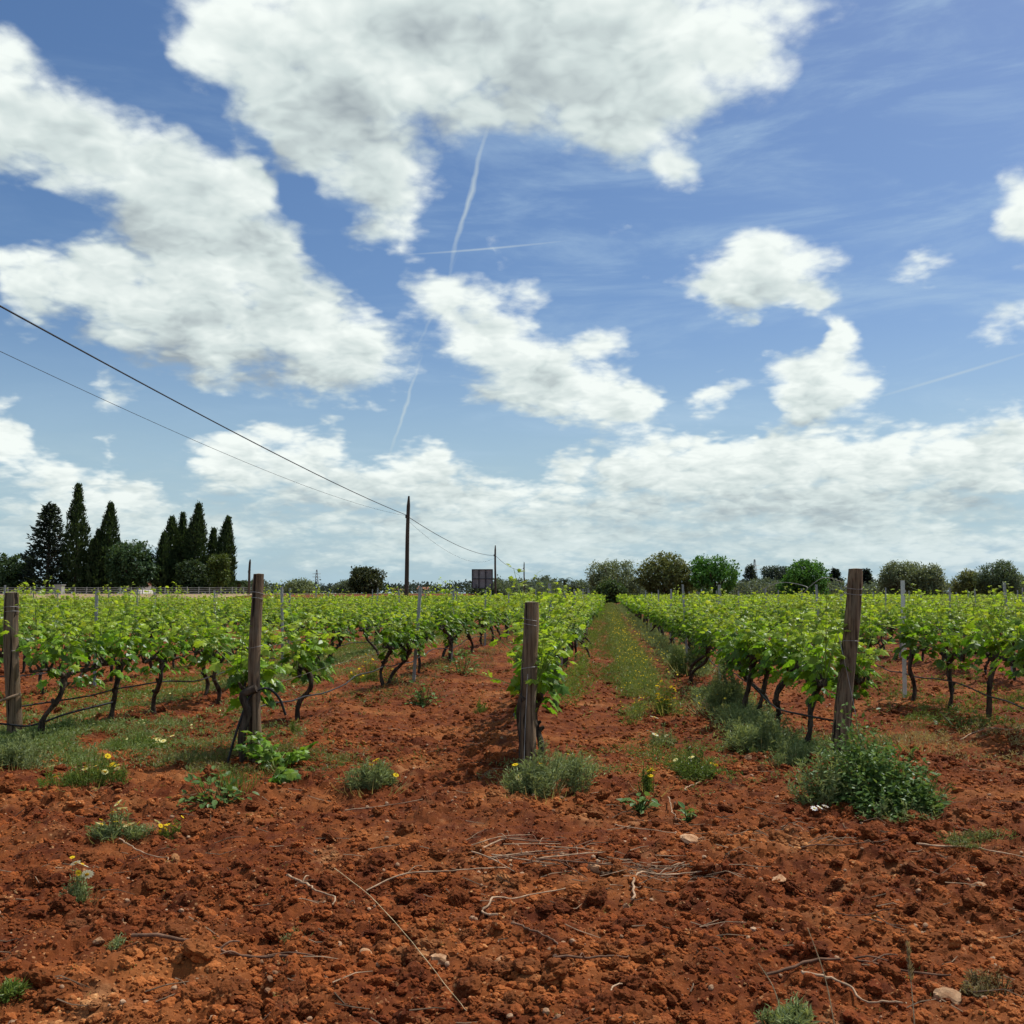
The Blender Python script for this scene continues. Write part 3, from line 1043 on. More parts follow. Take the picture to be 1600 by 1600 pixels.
def vine_design(rng, lean=None, n_shoots=19, head=0.62, arm=0.50, top=1.0, curve=0.05, bulk=1.0, gap=0.062, leaf=1.0):
    """one vine: trunk and two arms of old wood, green shoots, and its leaves as arrays"""
    lx, ly = lean if lean is not None else (rng.normal(0.06, 0.07), rng.normal(-0.08, 0.14))
    H = head * rng.uniform(0.92, 1.08)
    trunk = MB()
    b = rng.normal(0, curve, (2, 2))
    pts = [(-lx, -ly, -0.08), (-lx * 0.75 + b[0][0], -ly * 0.8 + b[0][1], H * 0.3), (-lx * 0.3 + b[1][0], -ly * 0.35 + b[1][1], H * 0.66), (0, 0, H)]
    pth = smooth_path(pts, 13)
    rad = np.interp(np.linspace(0, 1, 13), [0, 0.08, 0.5, 0.85, 1], [0.040, 0.030, 0.025, 0.031, 0.038]) * rng.uniform(0.85, 1.15, 13)
    trunk.tube(pth, rad, 8, rough=0.13, rng=rng)
    for _ in range(4):      # knots and old pruning wounds
        k = rng.integers(6, 13)
        d = unit(1, rng)[0] * np.array([1, 1, 0.5])
        trunk.tube([pth[k], pth[k] + d * 0.03, pth[k] + d * 0.065 + (0, 0, 0.02)], [0.03, 0.024, 0.012], 6, rough=0.1, rng=rng)
    arms, spurs = [], []
    for s in (-1, 1):
        L = arm * rng.uniform(0.75, 1.1)
        ap = smooth_path([(0, 0, H - 0.02), (rng.normal(0, 0.03), s * L * 0.35, H + 0.05 + rng.normal(0, 0.02)),
                          (rng.normal(0, 0.04), s * L * 0.7, H + 0.03 + rng.normal(0, 0.03)), (rng.normal(0, 0.04), s * L, H + 0.05 + rng.normal(0, 0.04))], 11)
        a = MB()
        a.tube(ap, np.linspace(0.029, 0.013, 11) * rng.uniform(0.8, 1.2, 11), 7, rough=0.14, rng=rng)
        for k in (2, 4, 6, 8, 10):
            up = np.array([rng.normal(0, 0.4), rng.normal(0, 0.4), 1.0]) * rng.uniform(0.04, 0.085)
            a.tube([ap[k], ap[k] + up * 0.5, ap[k] + up], [0.016, 0.013, 0.008], 6, rough=0.1, rng=rng)
            spurs.append(ap[k] + up)
        arms.append(a)
    spurs.append(np.array([0, 0, H + 0.04]))
    vig = rng.uniform(0.85, 1.15)
    shoots = MB()
    P, F, N, S, A = [], [], [], [], []
    for i in range(n_shoots):
        st = spurs[i % len(spurs)] + rng.normal(0, 0.012, 3)
        d = np.array([rng.normal(0, 0.38) * bulk, rng.normal(0, 0.28), 1.0])
        L = rng.uniform(0.18, 0.74) * top * vig
        if rng.random() < 0.14:
            L = min(L * 1.3, 0.86)
        bend = np.array([d[0] * 0.30 + rng.normal(0, 0.06), rng.normal(0, 0.08), -abs(rng.normal(0.06, 0.06))])
        d = d / np.linalg.norm(d)
        m = max(4, int(L / gap))
        t = np.linspace(0, 1, m)
        pt = st + d * (L * t)[:, None] + bend * (t ** 2)[:, None] * L
        shoots.tube(pt, np.linspace(0.0055, 0.002, m), 4, cap=False, col=(0.9, 1, 0.8), rng=rng)
        for k in range(1, m):
            side = 1 if (k + i) % 2 else -1
            ang = rng.normal(0, 0.7)
            o = np.array([math.cos(ang) * side, math.sin(ang), 0.0])
            n_l = 1 if k < m - 2 else 2
            for _ in range(n_l):
                o2 = o + rng.normal(0, 0.35, 3)
                sz = (0.130 - 0.088 * t[k] ** 1.3) * rng.uniform(0.75, 1.2) * leaf
                pet = o2 * sz * 0.65 + np.array([0, 0, 0.02])
                P.append(pt[k] + pet)
                F.append(o2 * np.array([1, 1, 0.5]) + np.array([0, 0, -0.55 + 0.8 * t[k]]))
                N.append(np.array([o2[0] * 0.45, o2[1] * 0.45, 1.0]) + rng.normal(0, 0.55, 3))
                S.append(sz)
                A.append(1.0 - t[k] ** 0.8 * 1.05)
        if rng.random() < 0.35:      # tendril
            e = pt[-1]
            shoots.tube([e, e + (rng.normal(0, 0.03), rng.normal(0, 0.03), 0.05), e + (rng.normal(0, 0.06), rng.normal(0, 0.06), 0.09)], [0.002, 0.0015, 0.001], 3, cap=False, col=(1, 1, 0.8), rng=rng)
    # leaves hanging low around the arms
    for _ in range(int(34 * bulk)):
        a = rng.uniform(-arm, arm)
        o = np.array([rng.normal(0, 1), rng.normal(0, 0.5), 0])
        o /= np.linalg.norm(o)
        P.append(np.array([o[0] * 0.13, a, H + rng.uniform(-0.10, 0.14)]))
        F.append(o + np.array([0, 0, -0.7]))
        N.append(o * 0.8 + np.array([0, 0, 0.7]) + rng.normal(0, 0.3, 3))
        S.append(rng.uniform(0.07, 0.125) * leaf)
        A.append(rng.uniform(0.6, 1.0))
    return dict(trunk=trunk, arms=arms, shoots=shoots, P=np.array(P), F=np.array(F), N=np.array(N), S=np.array(S), C=leaf_colours(np.array(A), rng), A=np.array(A))


rng = np.random.default_rng(23)
BARK, LEAF, SHOOT = MAT['vine_bark'], MAT['vine_leaf'], MAT['shoot_green']
VINES = []
for k in range(11):
    d = vine_design(rng)
    fol = MB()
    fol.leaves(GRAPE, d['P'], d['F'], d['N'], d['S'], d['C'])
    VINES.append(dict(trunk=d['trunk'].mesh('trunk', BARK, True), arms=[a.mesh('cordon_arm', BARK, True) for a in d['arms']],
                      shoots=d['shoots'].mesh('shoots', SHOOT), foliage=fol.mesh('foliage', LEAF)))

LEAF_MESHES = []
for k in range(7):
    m = MB()
    tv, tf = GRAPE
    r2 = np.random.default_rng(500 + k)
    tv = tv + np.stack([0 * tv[:, 0], 0 * tv[:, 1], r2.normal(0, 0.035, len(tv))], axis=1)
    m.add(tv, tf, leaf_colours(np.array([k / 6.0]), r2)[0])
    LEAF_MESHES.append(m.mesh('leaf', LEAF))


def leaf_object(parent, P, F, N, S, kind):
    o = link('leaf', LEAF_MESHES[kind], parent)
    f = Vector(F).normalized()
    x = f.cross(Vector(N)).normalized()
    z = x.cross(f)
    o.matrix_local = Matrix(((x.x, f.x, z.x, P[0]), (x.y, f.y, z.y, P[1]), (x.z, f.z, z.z, P[2]), (0, 0, 0, 1))) @ Matrix.Scale(float(S), 4)
    return o


def place_vine(x, y, label, group, design=None, rotz=None, scale=1.0, full=True):
    """a vine built from one of the shared designs"""
    v = VINES[design if design is not None else int(rng.integers(0, len(VINES)))]
    t = thing('grapevine', label, 'grapevine', (x, y, float(soil_z(x, y)[0]) - 0.02), (rotz if rotz is not None else (math.pi if rng.random() < 0.5 else 0.0) + rng.normal(0, 0.08)), group)
    t.scale = (scale * rng.uniform(0.92, 1.08), scale * rng.uniform(0.95, 1.1), scale)
    tr = link('trunk', v['trunk'], t)
    if full:
        for a in v['arms']:
            link('cordon_arm', a, tr)
        link('shoots', v['shoots'], t)
    tag(link('foliage', v['foliage'], t), kind='stuff')
    return t


def single_vine(x, y, label, seed, **kw):
    """one of the nearest vines: its own shape, every leaf a piece of its own"""
    r = np.random.default_rng(seed)
    d = vine_design(r, **kw)
    t = thing('grapevine', label, 'grapevine', (x, y, float(soil_z(x, y)[0]) - 0.02), 0.0, 'grapevines at the row ends')
    tr = d['trunk'].build('trunk', BARK, t, True)
    for a in d['arms']:
        a.build('cordon_arm', BARK, tr, True)
    d['shoots'].build('shoots', SHOOT, t)
    for i in range(len(d['P'])):
        leaf_object(t, d['P'][i], d['F'][i], d['N'][i], d['S'][i], int(np.clip(round(d['A'][i] * 6 + r.normal(0, 0.9)), 0, 6)))
    return t


TAKEN = []      # (row, y from, y to) already planted by hand or left bare
gp = lambda px, py: on_ground(px, py)
# row left of the tall split post
for i, (px, py, lab, ln) in enumerate([
        (69, 1166, 'leaning grapevine next to the leftmost post, its trunk rising from weeds', (0.16, 0.05)),
        (169, 1142, 'grapevine with slanting dark trunk, second from the leftmost post', (0.12, 0.0)),
        (241, 1124, 'grapevine with slim bent trunk, third from the leftmost post', (0.12, -0.1)),
        (338, 1105, 'grapevine with forked trunk just left of the tall split post', (0.10, -0.12))]):
    p = gp(px, py)
    single_vine(p[0] + ln[0], p[1] + ln[1], lab, 40 + i, lean=ln, head=0.62, n_shoots=18, arm=0.55)
TAKEN.append((0, 0, 13.6))
# row of the tall split post
p = gp(470, 1131)
single_vine(p[0] + 0.10, p[1] - 0.05, 'low grapevine with gnarled head right of the tall split post', 51, lean=(0.10, 0.05), head=0.50, n_shoots=19, leaf=1.12, top=1.05)
p = gp(388, 1190)
single_vine(p[0] - 0.02, p[1] + 0.12, 'grapevine twined against the tall split post', 52, lean=(0.02, 0.0), head=0.54, arm=0.34, n_shoots=19, leaf=1.12, top=0.9, bulk=1.2)
for i, (px, py, lab) in enumerate([(612, 1083, 'first grapevine beyond the gap in the row of the tall split post'),
                                   (640, 1078, 'second grapevine beyond the gap, beside a slanting grey stake'),
                                   (664, 1060, 'third grapevine beyond the gap in the row of the tall split post')]):
    p = gp(px, py)
    place_vine(p[0], p[1], lab, 'grapevines at the row ends', design=i, rotz=0.0)
TAKEN.append((1, 0, 18.6))
# row of the short post
p = gp(840, 1185)
single_vine(p[0] + 0.05, 8.98, 'bushy grapevine pressed against the short post in the centre', 61, lean=(0.0, 0.05), head=0.55, arm=0.42, bulk=1.1, n_shoots=26, top=1.0, leaf=1.05)
single_vine(-0.72, 10.3, 'second grapevine in the row behind the short post', 62, lean=(0.06, 0.05), head=0.62, n_shoots=22, top=1.1)
place_vine(-0.80, 11.6, 'third grapevine in the row behind the short post', 'grapevines at the row ends', design=4, rotz=0.0, scale=1.12)
TAKEN.append((2, 0, 12.2))
# row of the leaning post
for i, (px, py, lab, ln, cv) in enumerate([
        (1336, 1150, 'grapevine with two dark stems right behind the big leaning post', (0.06, 0.1), 0.03),
        (1250, 1180, 'grapevine arching from the weeds left of the big leaning post', (0.20, 0.10), 0.09),
        (1212, 1152, 'grapevine with thin arching trunk, second left of the big leaning post', (0.20, 0.05), 0.08),
        (1180, 1137, 'grapevine with thick slanting trunk, third left of the big leaning post', (0.16, 0.0), 0.03),
        (1160, 1133, 'grapevine slanting out of tall weeds, fourth left of the big leaning post', (0.14, 0.0), 0.03)]):
    p = gp(px, py)
    single_vine(p[0] + ln[0] * (1 if i else 0.5), p[1] + ln[1], lab, 70 + i, lean=ln, head=0.62, curve=cv, n_shoots=17 if i else 14, arm=0.45 if i else 0.28, leaf=1.05)
TAKEN.append((3, 0, 12.5))
# next row to the right
for i, (px, py, lab, ln) in enumerate([
        (1545, 1138, 'grapevine with forked trunk nearest the right edge', (0.08, -0.05)),
        (1480, 1120, 'grapevine with curved thin trunk between the white stake and the right edge', (0.05, 0.0)),
        (1424, 1108, 'grapevine beside the tall white stake', (0.05, 0.0))]):
    p = gp(px, py)
    single_vine(p[0] + ln[0], p[1] + ln[1], lab, 80 + i, lean=ln, head=0.66, n_shoots=19)
TAKEN.append((4, 11.4, 14.4))

_ones = ['', 'first', 'second', 'third', 'fourth', 'fifth', 'sixth', 'seventh', 'eighth', 'ninth', 'tenth', 'eleventh', 'twelfth', 'thirteenth', 'fourteenth', 'fifteenth', 'sixteenth',
         'seventeenth', 'eighteenth', 'nineteenth']


def nth(n):
    if n < 20:
        return _ones[n]
    t = {2: 'twent', 3: 'thirt', 4: 'fort'}[n // 10]
    return t + 'ieth' if n % 10 == 0 else t + 'y-' + _ones[n % 10]


def row_phrase(r):
    return {0: 'the row of the leftmost post', 1: 'the row of the tall split post', 2: 'the row behind the short post',
            3: 'the row of the big leaning post', 4: 'the row of the white stake'}.get(
        r, ('the %s row right of the white stake' % nth(r - 4)) if r > 4 else ('the %s row left of the leftmost post' % nth(-r)))


def row_end(x):
    """where a row stops at the far side of the field"""
    return 62.0 if x < -21 else (62.0 + (x + 21) * 3.5 if x < -4 else 121.0)


def in_view(x, y, margin=0.03):
    a = math.atan2(x, y) + YAW
    return abs(math.tan(a)) < 0.5 + margin + 0.9 / max(y, 1)


spots = []
for r, X in ROW_X.items():
    y = 9.0 + rng.uniform(0, 0.6)
    while y < row_end(X):
        y += 1.14 * rng.uniform(0.9, 1.1)
        if not in_view(X, y):
            continue
        if rng.random() < 0.035 or any(t[0] == r and t[1] <= y <= t[2] for t in TAKEN):
            continue
        spots.append((math.hypot(X, y), r, X + rng.normal(0, 0.05), y))
spots.sort()
NEAR = 300 - 21
nrow = {}
for dist, r, x, y in spots[:NEAR]:
    nrow[r] = nrow.get(r, {0: 4, 1: 5, 2: 3, 3: 5, 4: 3}.get(r, 0)) + 1
    ph = row_phrase(r)
    if dist < 30 or r in (0, 1, 2, 3, 4):
        lab = 'leafy grapevine, %s back in %s' % (nth(nrow[r]), ph)
    else:
        lab = 'leafy grapevine farther off in ' + ph
    place_vine(x, y, lab, ('near vines of ' if dist < 24 else 'farther vines of ') + ph, full=dist < 26, scale=rng.uniform(0.84, 1.08))

# the rest of the vineyard, too many and too small to tell apart
mb_l, mb_t = MB(), MB()
far = np.array([(x, y) for _, r, x, y in spots[NEAR:]])
fd = np.hypot(far[:, 0], far[:, 1])
for lo, hi, nl, sz in ((0, 62, 105, 0.125), (62, 90, 64, 0.16), (90, 400, 44, 0.20)):
    q = far[(fd >= lo) & (fd < hi)]
    n = len(q)
    if not n:
        continue
    base = gz(q[:, 0], q[:, 1])
    h = rng.random((n, nl)) ** 0.8
    top = rng.uniform(1.16, 1.40, (n, 1)) - 0.12 * sstep(-12, -24, q[:, :1])
    z = 0.58 + (top - 0.58) * h
    wid = 0.20 + 0.05 * h
    P = np.stack([q[:, :1] + rng.normal(0, 1, (n, nl)) * wid, q[:, 1:2] + rng.uniform(-0.62, 0.62, (n, nl)), base[:, None] + z], axis=-1).reshape(-1, 3)
    F = unit(len(P), rng) * (1, 1, 0.6) + (0, 0, -0.2)
    N = unit(len(P), rng) * 1.0 + (0, 0, 0.8)
    C = leaf_colours(0.95 - h.ravel() * 0.75, rng)
    mb_l.leaves(GRAPE_LOW if lo == 0 else DIAMOND, P, F, N, sz * rng.uniform(0.7, 1.25, len(P)), C)
    for (x, y), b in zip(q[::1], base):
        lx = rng.normal(0.04, 0.06)
        mb_t.tube([(x - lx, y, b - 0.05), (x, y, b + 0.75)], [0.045, 0.032], 4, cap=False, rng=rng)
fv = tag(thing('far_vines', 'mass of distant vines filling the field to the trees', 'vines'), kind='stuff')
tag(mb_l.build('foliage', LEAF, fv), kind='stuff')
tag(mb_t.build('trunks', BARK, fv), kind='stuff')
#print('vines', len(spots), 'tris', sum(len(f) for f in mb_l.f))

# ------------------------------------------------------------------ posts, stakes, wires, hoses
def wood_post(label, base, top, r0, r1, seed, split=0.0):
    """a round treated post standing in the ground, its end grain and wire ties as parts"""
    r = np.random.default_rng(seed)
    base, top = np.asarray(base, dtype=float), np.asarray(top, dtype=float)
    t = thing('vineyard_post', label, 'post', base, 0.0, 'wooden end posts of the rows')
    v = top - base
    n, sides = 15, 20
    m = MB()
    f = np.linspace(0, 1, n)
    path = v[None] * f[:, None] + np.stack([0.014 * np.sin(f * 5 + seed), 0.012 * np.cos(f * 4 + seed), 0 * f], axis=1)
    path[0, 2] -= 0.12
    an = np.linspace(0, 2 * math.pi, sides, endpoint=False)
    prof = 1 + 0.045 * r.standard_normal(sides) + 0.05 * np.cos(an * 2 + seed)
    if split:
        prof[int(sides * 0.72)] -= split
        prof[int(sides * 0.72) + 1] -= split * 0.4
    rad = np.linspace(r0, r1, n)
    rad[-1] *= 0.93
    V = path[:, None, :] + np.stack([np.cos(an), np.sin(an), 0 * an], axis=1)[None] * (rad[:, None] * prof[None] * (1 + 0.025 * r.standard_normal((n, sides))))[:, :, None]
    i = np.arange(n - 1)[:, None] * sides
    j = np.arange(sides)[None, :]
    j2 = (j + 1) % sides
    m.add(V.reshape(-1, 3), np.stack([i + j, i + j2, i + sides + j2, i + sides + j], axis=-1).reshape(-1, 4))
    m.build('shaft', MAT['weathered_post'], t, True)
    e = MB()
    ring = V[-1] + (0, 0, 0.001)
    c = ring.mean(axis=0) + (0, 0, 0.006)
    k = np.arange(sides)
    e.add(np.vstack([ring, c[None]]), np.stack([k, (k + 1) % sides, np.full(sides, sides)], axis=-1))
    e.build('end_grain', MAT['post_end_grain'], t)
    for fz in (0.90, 0.87, 0.62):      # wire wound round the post
        w = MB()
        a = np.linspace(0, 2 * math.pi, 25)
        rr = (r0 + (r1 - r0) * fz) * 1.07
        w.tube(v * fz + np.stack([rr * np.cos(a), rr * np.sin(a), 0.012 * np.sin(a * 1 + seed + fz * 9)], axis=1), 0.0022, 4, cap=False)
        w.build('wire_tie', MAT['wire_metal'], t)
    return t


def post_between(base_px, top_px, ahead=0.0):
    b = on_ground(*base_px)
    d = math.hypot(b[0], b[1])
    ry = ray(*top_px)
    k = (b[1] + ahead) / ry[1]
    return b, np.array([ry[0] * k, ry[1] * k, EYE + ry[2] * k])


b, t_ = post_between((21, 1162), (19, 926))
wood_post('round grey wooden post at the far left among weeds', b, t_, 0.072, 0.068, 1)
POST1 = b
b, t_ = post_between((398, 1198), (402, 897))
wood_post('tall brown split wooden post wrapped by a vine', b, t_, 0.060, 0.050, 2, 0.16)
POST2 = b
b, t_ = post_between((826, 1213), (828, 941))
wood_post('short mossy wooden post in the centre foreground', b, t_, 0.069, 0.060, 3, 0.10)
POST3 = b
b, t_ = post_between((1313, 1192), (1336, 889), 0.10)
wood_post('big grey wooden post leaning to the right above a bush', b, t_, 0.080, 0.070, 4)
POST4 = b

# grey stakes along the rows
def stake(x, y, h, label, group, tilt=(0, 0), wide=0.045, mat='stake_metal'):
    t = thing('row_stake', label, 'stake', (x, y, float(soil_z(x, y)[0]) - 0.15), rng.uniform(-0.4, 0.4), group)
    t.rotation_euler[0], t.rotation_euler[1] = tilt
    m = MB()
    w, d, th = wide / 2, wide * 0.36, 0.005
    hh = h + 0.15
    # folded steel section: a web and two flanges
    m.box((-w, -th, 0), (w, 0, hh))
    m.box((-w, 0.0005, 0), (-w + th, d, hh))
    m.box((w - th, 0.0005, 0), (w, d, hh))
    m.build('profile', MAT[mat], t)
    n = MB()
    for z in (0.6, 0.85, 1.1, 1.35):
        n.box((w + 0.0005, 0.002, 0.15 + z * h / 1.5), (w + 0.009, 0.012, 0.15 + z * h / 1.5 + 0.025))
    n.build('wire_hooks', MAT[mat], t)
    return t


plain('pale_stake', (0.52, 0.53, 0.51), 0.6, 0.35, 0.2, 6.0, (1, 1, 0.4), 0.3, 0.003)
p = on_ground(1414, 1098)
stake(p[0], p[1], 1.60, 'tall white stake beside a vine in the fifth row', 'stakes along the rows', (0.0, 0.01), 0.055, 'pale_stake')
p = on_ground(645, 1075)
stake(p[0], p[1], 1.52, 'slanting grey stake beyond the gap in the second row', 'stakes along the rows', (0.02, 0.07), 0.05)
p = on_ground(1141, 1075)
stake(1.66, 15.6, 1.55, 'nearest grey stake in the row of the big leaning post', 'stakes along the rows', (0, 0.01))
ns = 0
for r in range(-8, 15):
    X = ROW_X[r]
    y0 = {0: 16.8, 1: 21.5, 2: 15.0, 3: 21.5, 4: 20.5}.get(r, 14.0 + (r * 3.7) % 5.0)
    y = y0
    k = 0
    while y < 52:
        if in_view(X, y, -0.01):
            k += 1
            h = rng.uniform(1.48, 1.62)
            ph = row_phrase(r)
            lab = 'grey stake, %s back among the vines of %s' % (nth(k), ph)
            stake(X + rng.normal(0, 0.04), y, h, lab, 'stakes in ' + ph, (rng.normal(0, 0.02), rng.normal(0, 0.03)))
            ns += 1
        y += rng.uniform(5.6, 6.6) * (1.6 if r < 1 else 1.0)


# trellis wires and the black watering hose of each near row
def sag_line(x0, y0, y1, z, step, wob, r):
    ys_ = np.arange(y0, y1, step)
    return np.stack([x0 + r.normal(0, wob, len(ys_)), ys_, z + r.normal(0, wob, len(ys_))], axis=1)


ROW_START = {0: POST1, 1: POST2, 2: POST3, 3: POST4}
for r in range(-1, 7):
    X = ROW_X[r]
    ph = row_phrase(r)
    ys0 = ROW_START[r][1] if r in ROW_START else 10.0
    xs0 = ROW_START[r][0] if r in ROW_START else X
    t = thing('trellis_wires', 'thin steel wires strung along ' + ph, 'wire', (X, ys0, 0), 0, 'trellis wires of the rows')
    for z in (0.66, 1.02, 1.36):
        L = sag_line(0, 0.0, 62 - ys0, z, 3.0, 0.008, rng)
        L[0] = (xs0 - X, 0, z)
        m = MB()
        m.tube(L, 0.0016, 3, cap=False)
        m.build('wire', MAT['wire_metal'], t)
    m = MB()
    L = sag_line(0, 0.0, 46, 0.40, 0.55, 0.014, rng)
    L[:, 2] += 0.035 * np.sin(L[:, 1] * 1.25 + r)
    L[0] = (xs0 - X, 0, 0.36)
    m.tube(smooth_path(L, len(L) * 2), 0.0085, 6, cap=False)
    h = m.build('drip_hose', MAT['black_rubber'])
    h.location = (X, ys0, 0)
    tag(h, 'black watering hose strung low along ' + ph, 'hose', 'watering hoses of the rows')

# hose ends and stray wires at the posts
def free_tube(name, pts, rad, mat, label, cat, group=None, n=24, sides=6):
    m = MB()
    p = smooth_path(pts, n)
    o0 = p[0].copy()
    m.tube(p - o0, rad, sides)
    o = m.build(name, MAT[mat], None, True)
    o.location = [float(q) for q in o0]
    return tag(o, label, cat, group)


q = POST1
free_tube('hose_end', [q + (-0.9, -0.25, 0.33), q + (-0.35, -0.12, 0.24), q + (0.0, -0.085, 0.20), q + (0.22, -0.05, 0.19), q + (0.45, 0.2, 0.28), q + (0.75, 0.55, 0.36)], 0.010, 'black_rubber',
          'black hose sagging round the leftmost post', 'hose')
free_tube('loose_stick', [q + (-0.55, -0.30, 0.27), q + (-0.1, -0.12, 0.43), q + (0.10, -0.09, 0.50)], 0.014, 'dry_cane', 'pale stick poking out across the leftmost post', 'stick')
q = POST2
free_tube('hose_end', [q + (-0.20, -0.15, 0.0), q + (-0.15, -0.13, 0.22), q + (-0.07, -0.10, 0.50), q + (-0.02, -0.07, 0.62), q + (0.10, -0.05, 0.68), q + (0.20, 0.0, 0.60), q + (0.25, 0.05, 0.44)], 0.011, 'black_rubber',
          'black hose climbing from the ground up the tall split post', 'hose')
free_tube('old_vine_wood', [q + (-0.06, -0.06, -0.05), q + (-0.09, -0.09, 0.25), q + (-0.045, -0.085, 0.48), q + (-0.09, -0.08, 0.62), q + (0.03, -0.08, 0.68)], [0.05, 0.045, 0.04, 0.04, 0.035] and 0.036, 'vine_bark',
          'dead twisted vine stump clinging to the tall split post', 'vine stump', n=18, sides=8)
q = POST3
for k, (dx, dy) in enumerate(((-0.075, -0.10), (-0.03, -0.14))):
    free_tube('anchor_wire', [q + (dx, dy, 0.02), q + (dx + 0.01, dy + 0.03, 0.4), q + (dx + 0.03, dy + 0.06, 0.84)], 0.0045 if k == 0 else 0.003, 'wire_metal' if k else 'black_rubber',
              ('dark cable hanging down the left side of the short post', 'thin steel wire running down the front of the short post')[k], 'wire', n=10, sides=5)
free_tube('old_vine_wood', [q + (0.0, 0.12, -0.05), q + (-0.05, 0.10, 0.30), q + (-0.065, 0.04, 0.52), q + (-0.03, -0.03, 0.66)], 0.042, 'vine_bark', 'blackened vine wood wrapped round the back of the short post', 'vine stump', n=18, sides=8)
q = POST4
free_tube('anchor_wire', [q + (0.17, -0.12, 0.05), q + (0.12, -0.05, 0.5), q + (0.03, -0.085, 0.95), q + (-0.02, -0.06, 1.2)], 0.003, 'wire_metal', 'loose steel wire trailing down the big leaning post', 'wire', n=16, sides=5)
free_tube('wire_loop', [q + (0.05, -0.05, 1.60), q + (-0.12, -0.1, 1.64), q + (-0.25, -0.1, 1.56), q + (-0.30, -0.05, 1.50), q + (-0.26, 0, 1.56), q + (-0.45, 0.3, 1.60), q + (-0.62, 0.6, 1.50)], 0.0028, 'wire_metal', 'curled end of wire sticking out left of the leaning post top', 'wire', n=30, sides=5)

# ------------------------------------------------------------------ power line
def utility_pole(px, top_py, dist, label, lean=0.0, h_extra=0.0):
    tp = at_depth(px, top_py, dist)
    gz0 = float(gz(tp[0], tp[1]))
    t = thing('utility_pole', label, 'utility pole', (tp[0] - lean, tp[1], gz0 - 0.3), 0.0, 'wooden poles of the power line')
    H = tp[2] - gz0 + 0.3
    m = MB()
    f = np.linspace(0, 1, 14)
    m.tube(np.stack([lean * f + 0.02 * np.sin(f * 6), 0.02 * np.cos(f * 5), H * f], axis=1), np.interp(f, [0, 0.97, 1], [0.14, 0.10, 0.05]), 12, rough=0.015)
    m.build('shaft', MAT['pole_wood'], t, True)
    c = MB()
    c.tube([(lean, -0.16, H - 1.0), (lean, 0.16, H - 1.0)], 0.03, 8)
    c.tube([(lean - 0.16, 0, H - 1.28), (lean - 0.16, 0, H - 1.08)], 0.045, 8)
    c.build('insulator', MAT['panel_frame'], t)
    return tp


T1 = utility_pole(639, 775, 59, 'tallest wooden power pole, rising from the vines in the middle left', 0.16)
T2 = utility_pole(774, 852, 120, 'thin dark power pole right of the billboard')
T3 = utility_pole(819, 878, 187, 'small far power pole right of the two nearer poles')
utility_pole(391, 874, 98, 'short dark pole just left of the tall split post', 0.12)
Wd = np.array([-10.0 * _cy, 0, 0])
P0 = np.array([0, 0, 0.0])
cpos = lambda X, Z: np.array([X * _cy - Z * _sy, X * _sy + Z * _cy, 0])     # beside the view axis, along it


def power_line(a, b, sag, rad, label):
    f = np.linspace(0, 1, 60)
    p = a[None] * (1 - f)[:, None] + b[None] * f[:, None]
    p[:, 2] -= 4 * sag * f * (1 - f)
    m = MB()
    m.tube(p - a, rad, 5, cap=False)
    o = m.build('power_line', MAT['black_rubber'])
    o.location = [float(q) for q in a]
    tag(o, label, 'power line', 'overhead power lines')


A0 = cpos(-10.0, -2.0)
att1 = at_depth(638, 806, 59.0)
power_line(A0 + (0, 0, 7.15), att1, 0.45, 0.017, 'thick black overhead line sloping down to the tallest pole')
power_line(A0 + (0.3, 0, 6.4), att1 + (-0.05, 0.05, 0.0), 0.85, 0.0055, 'thin upper-left overhead line hanging below the thick one')
att2 = at_depth(774, 868, 120)
att3 = at_depth(819, 888, 187)
power_line(att1 + (0.05, 0.1, -0.1), att2, 0.55, 0.020, 'overhead line between the tallest pole and the second pole')
power_line(att1 + (0.05, 0.1, -0.35), att2 + (0, 0, -0.25), 1.25, 0.007, 'slack thin overhead line between the tallest pole and second pole')
power_line(att2, att3, 0.75, 0.022, 'overhead line between the second pole and the small far pole')

# ------------------------------------------------------------------ billboard seen from behind
c0, c1 = at_depth(738, 890, 150), at_depth(770, 919, 150)
W_, Hb = c1[0] - c0[0], c0[2] - c1[2]
bb = thing('billboard', 'grey billboard seen from behind, standing on legs beside a pole', 'billboard', (c0[0], c0[1], 0), 0.0)
m = MB()
m.box((0, 0, c1[2]), (W_, 0.06, c0[2]))
m.build('board', MAT['dark_panel'], bb)
fr = MB()
for f in (0, 1 / 3, 2 / 3, 1):
    fr.box((W_ * f - 0.07, -0.14, c1[2] - 0.03), (W_ * f + 0.07, -0.003, c0[2] + 0.03))
for f in (0, 0.5, 1):
    z = c1[2] + Hb * f
    fr.box((-0.05, -0.19, z - 0.06), (W_ + 0.05, -0.143, z + 0.06))
fr.build('frame', MAT['panel_frame'], bb)
for f in (0.2, 0.68, 0.95):
    l = MB()
    l.box((W_ * f - 0.06, -0.30, -0.2), (W_ * f + 0.06, -0.193, c1[2] + 0.6))
    l.build('leg', MAT['panel_frame'], bb)

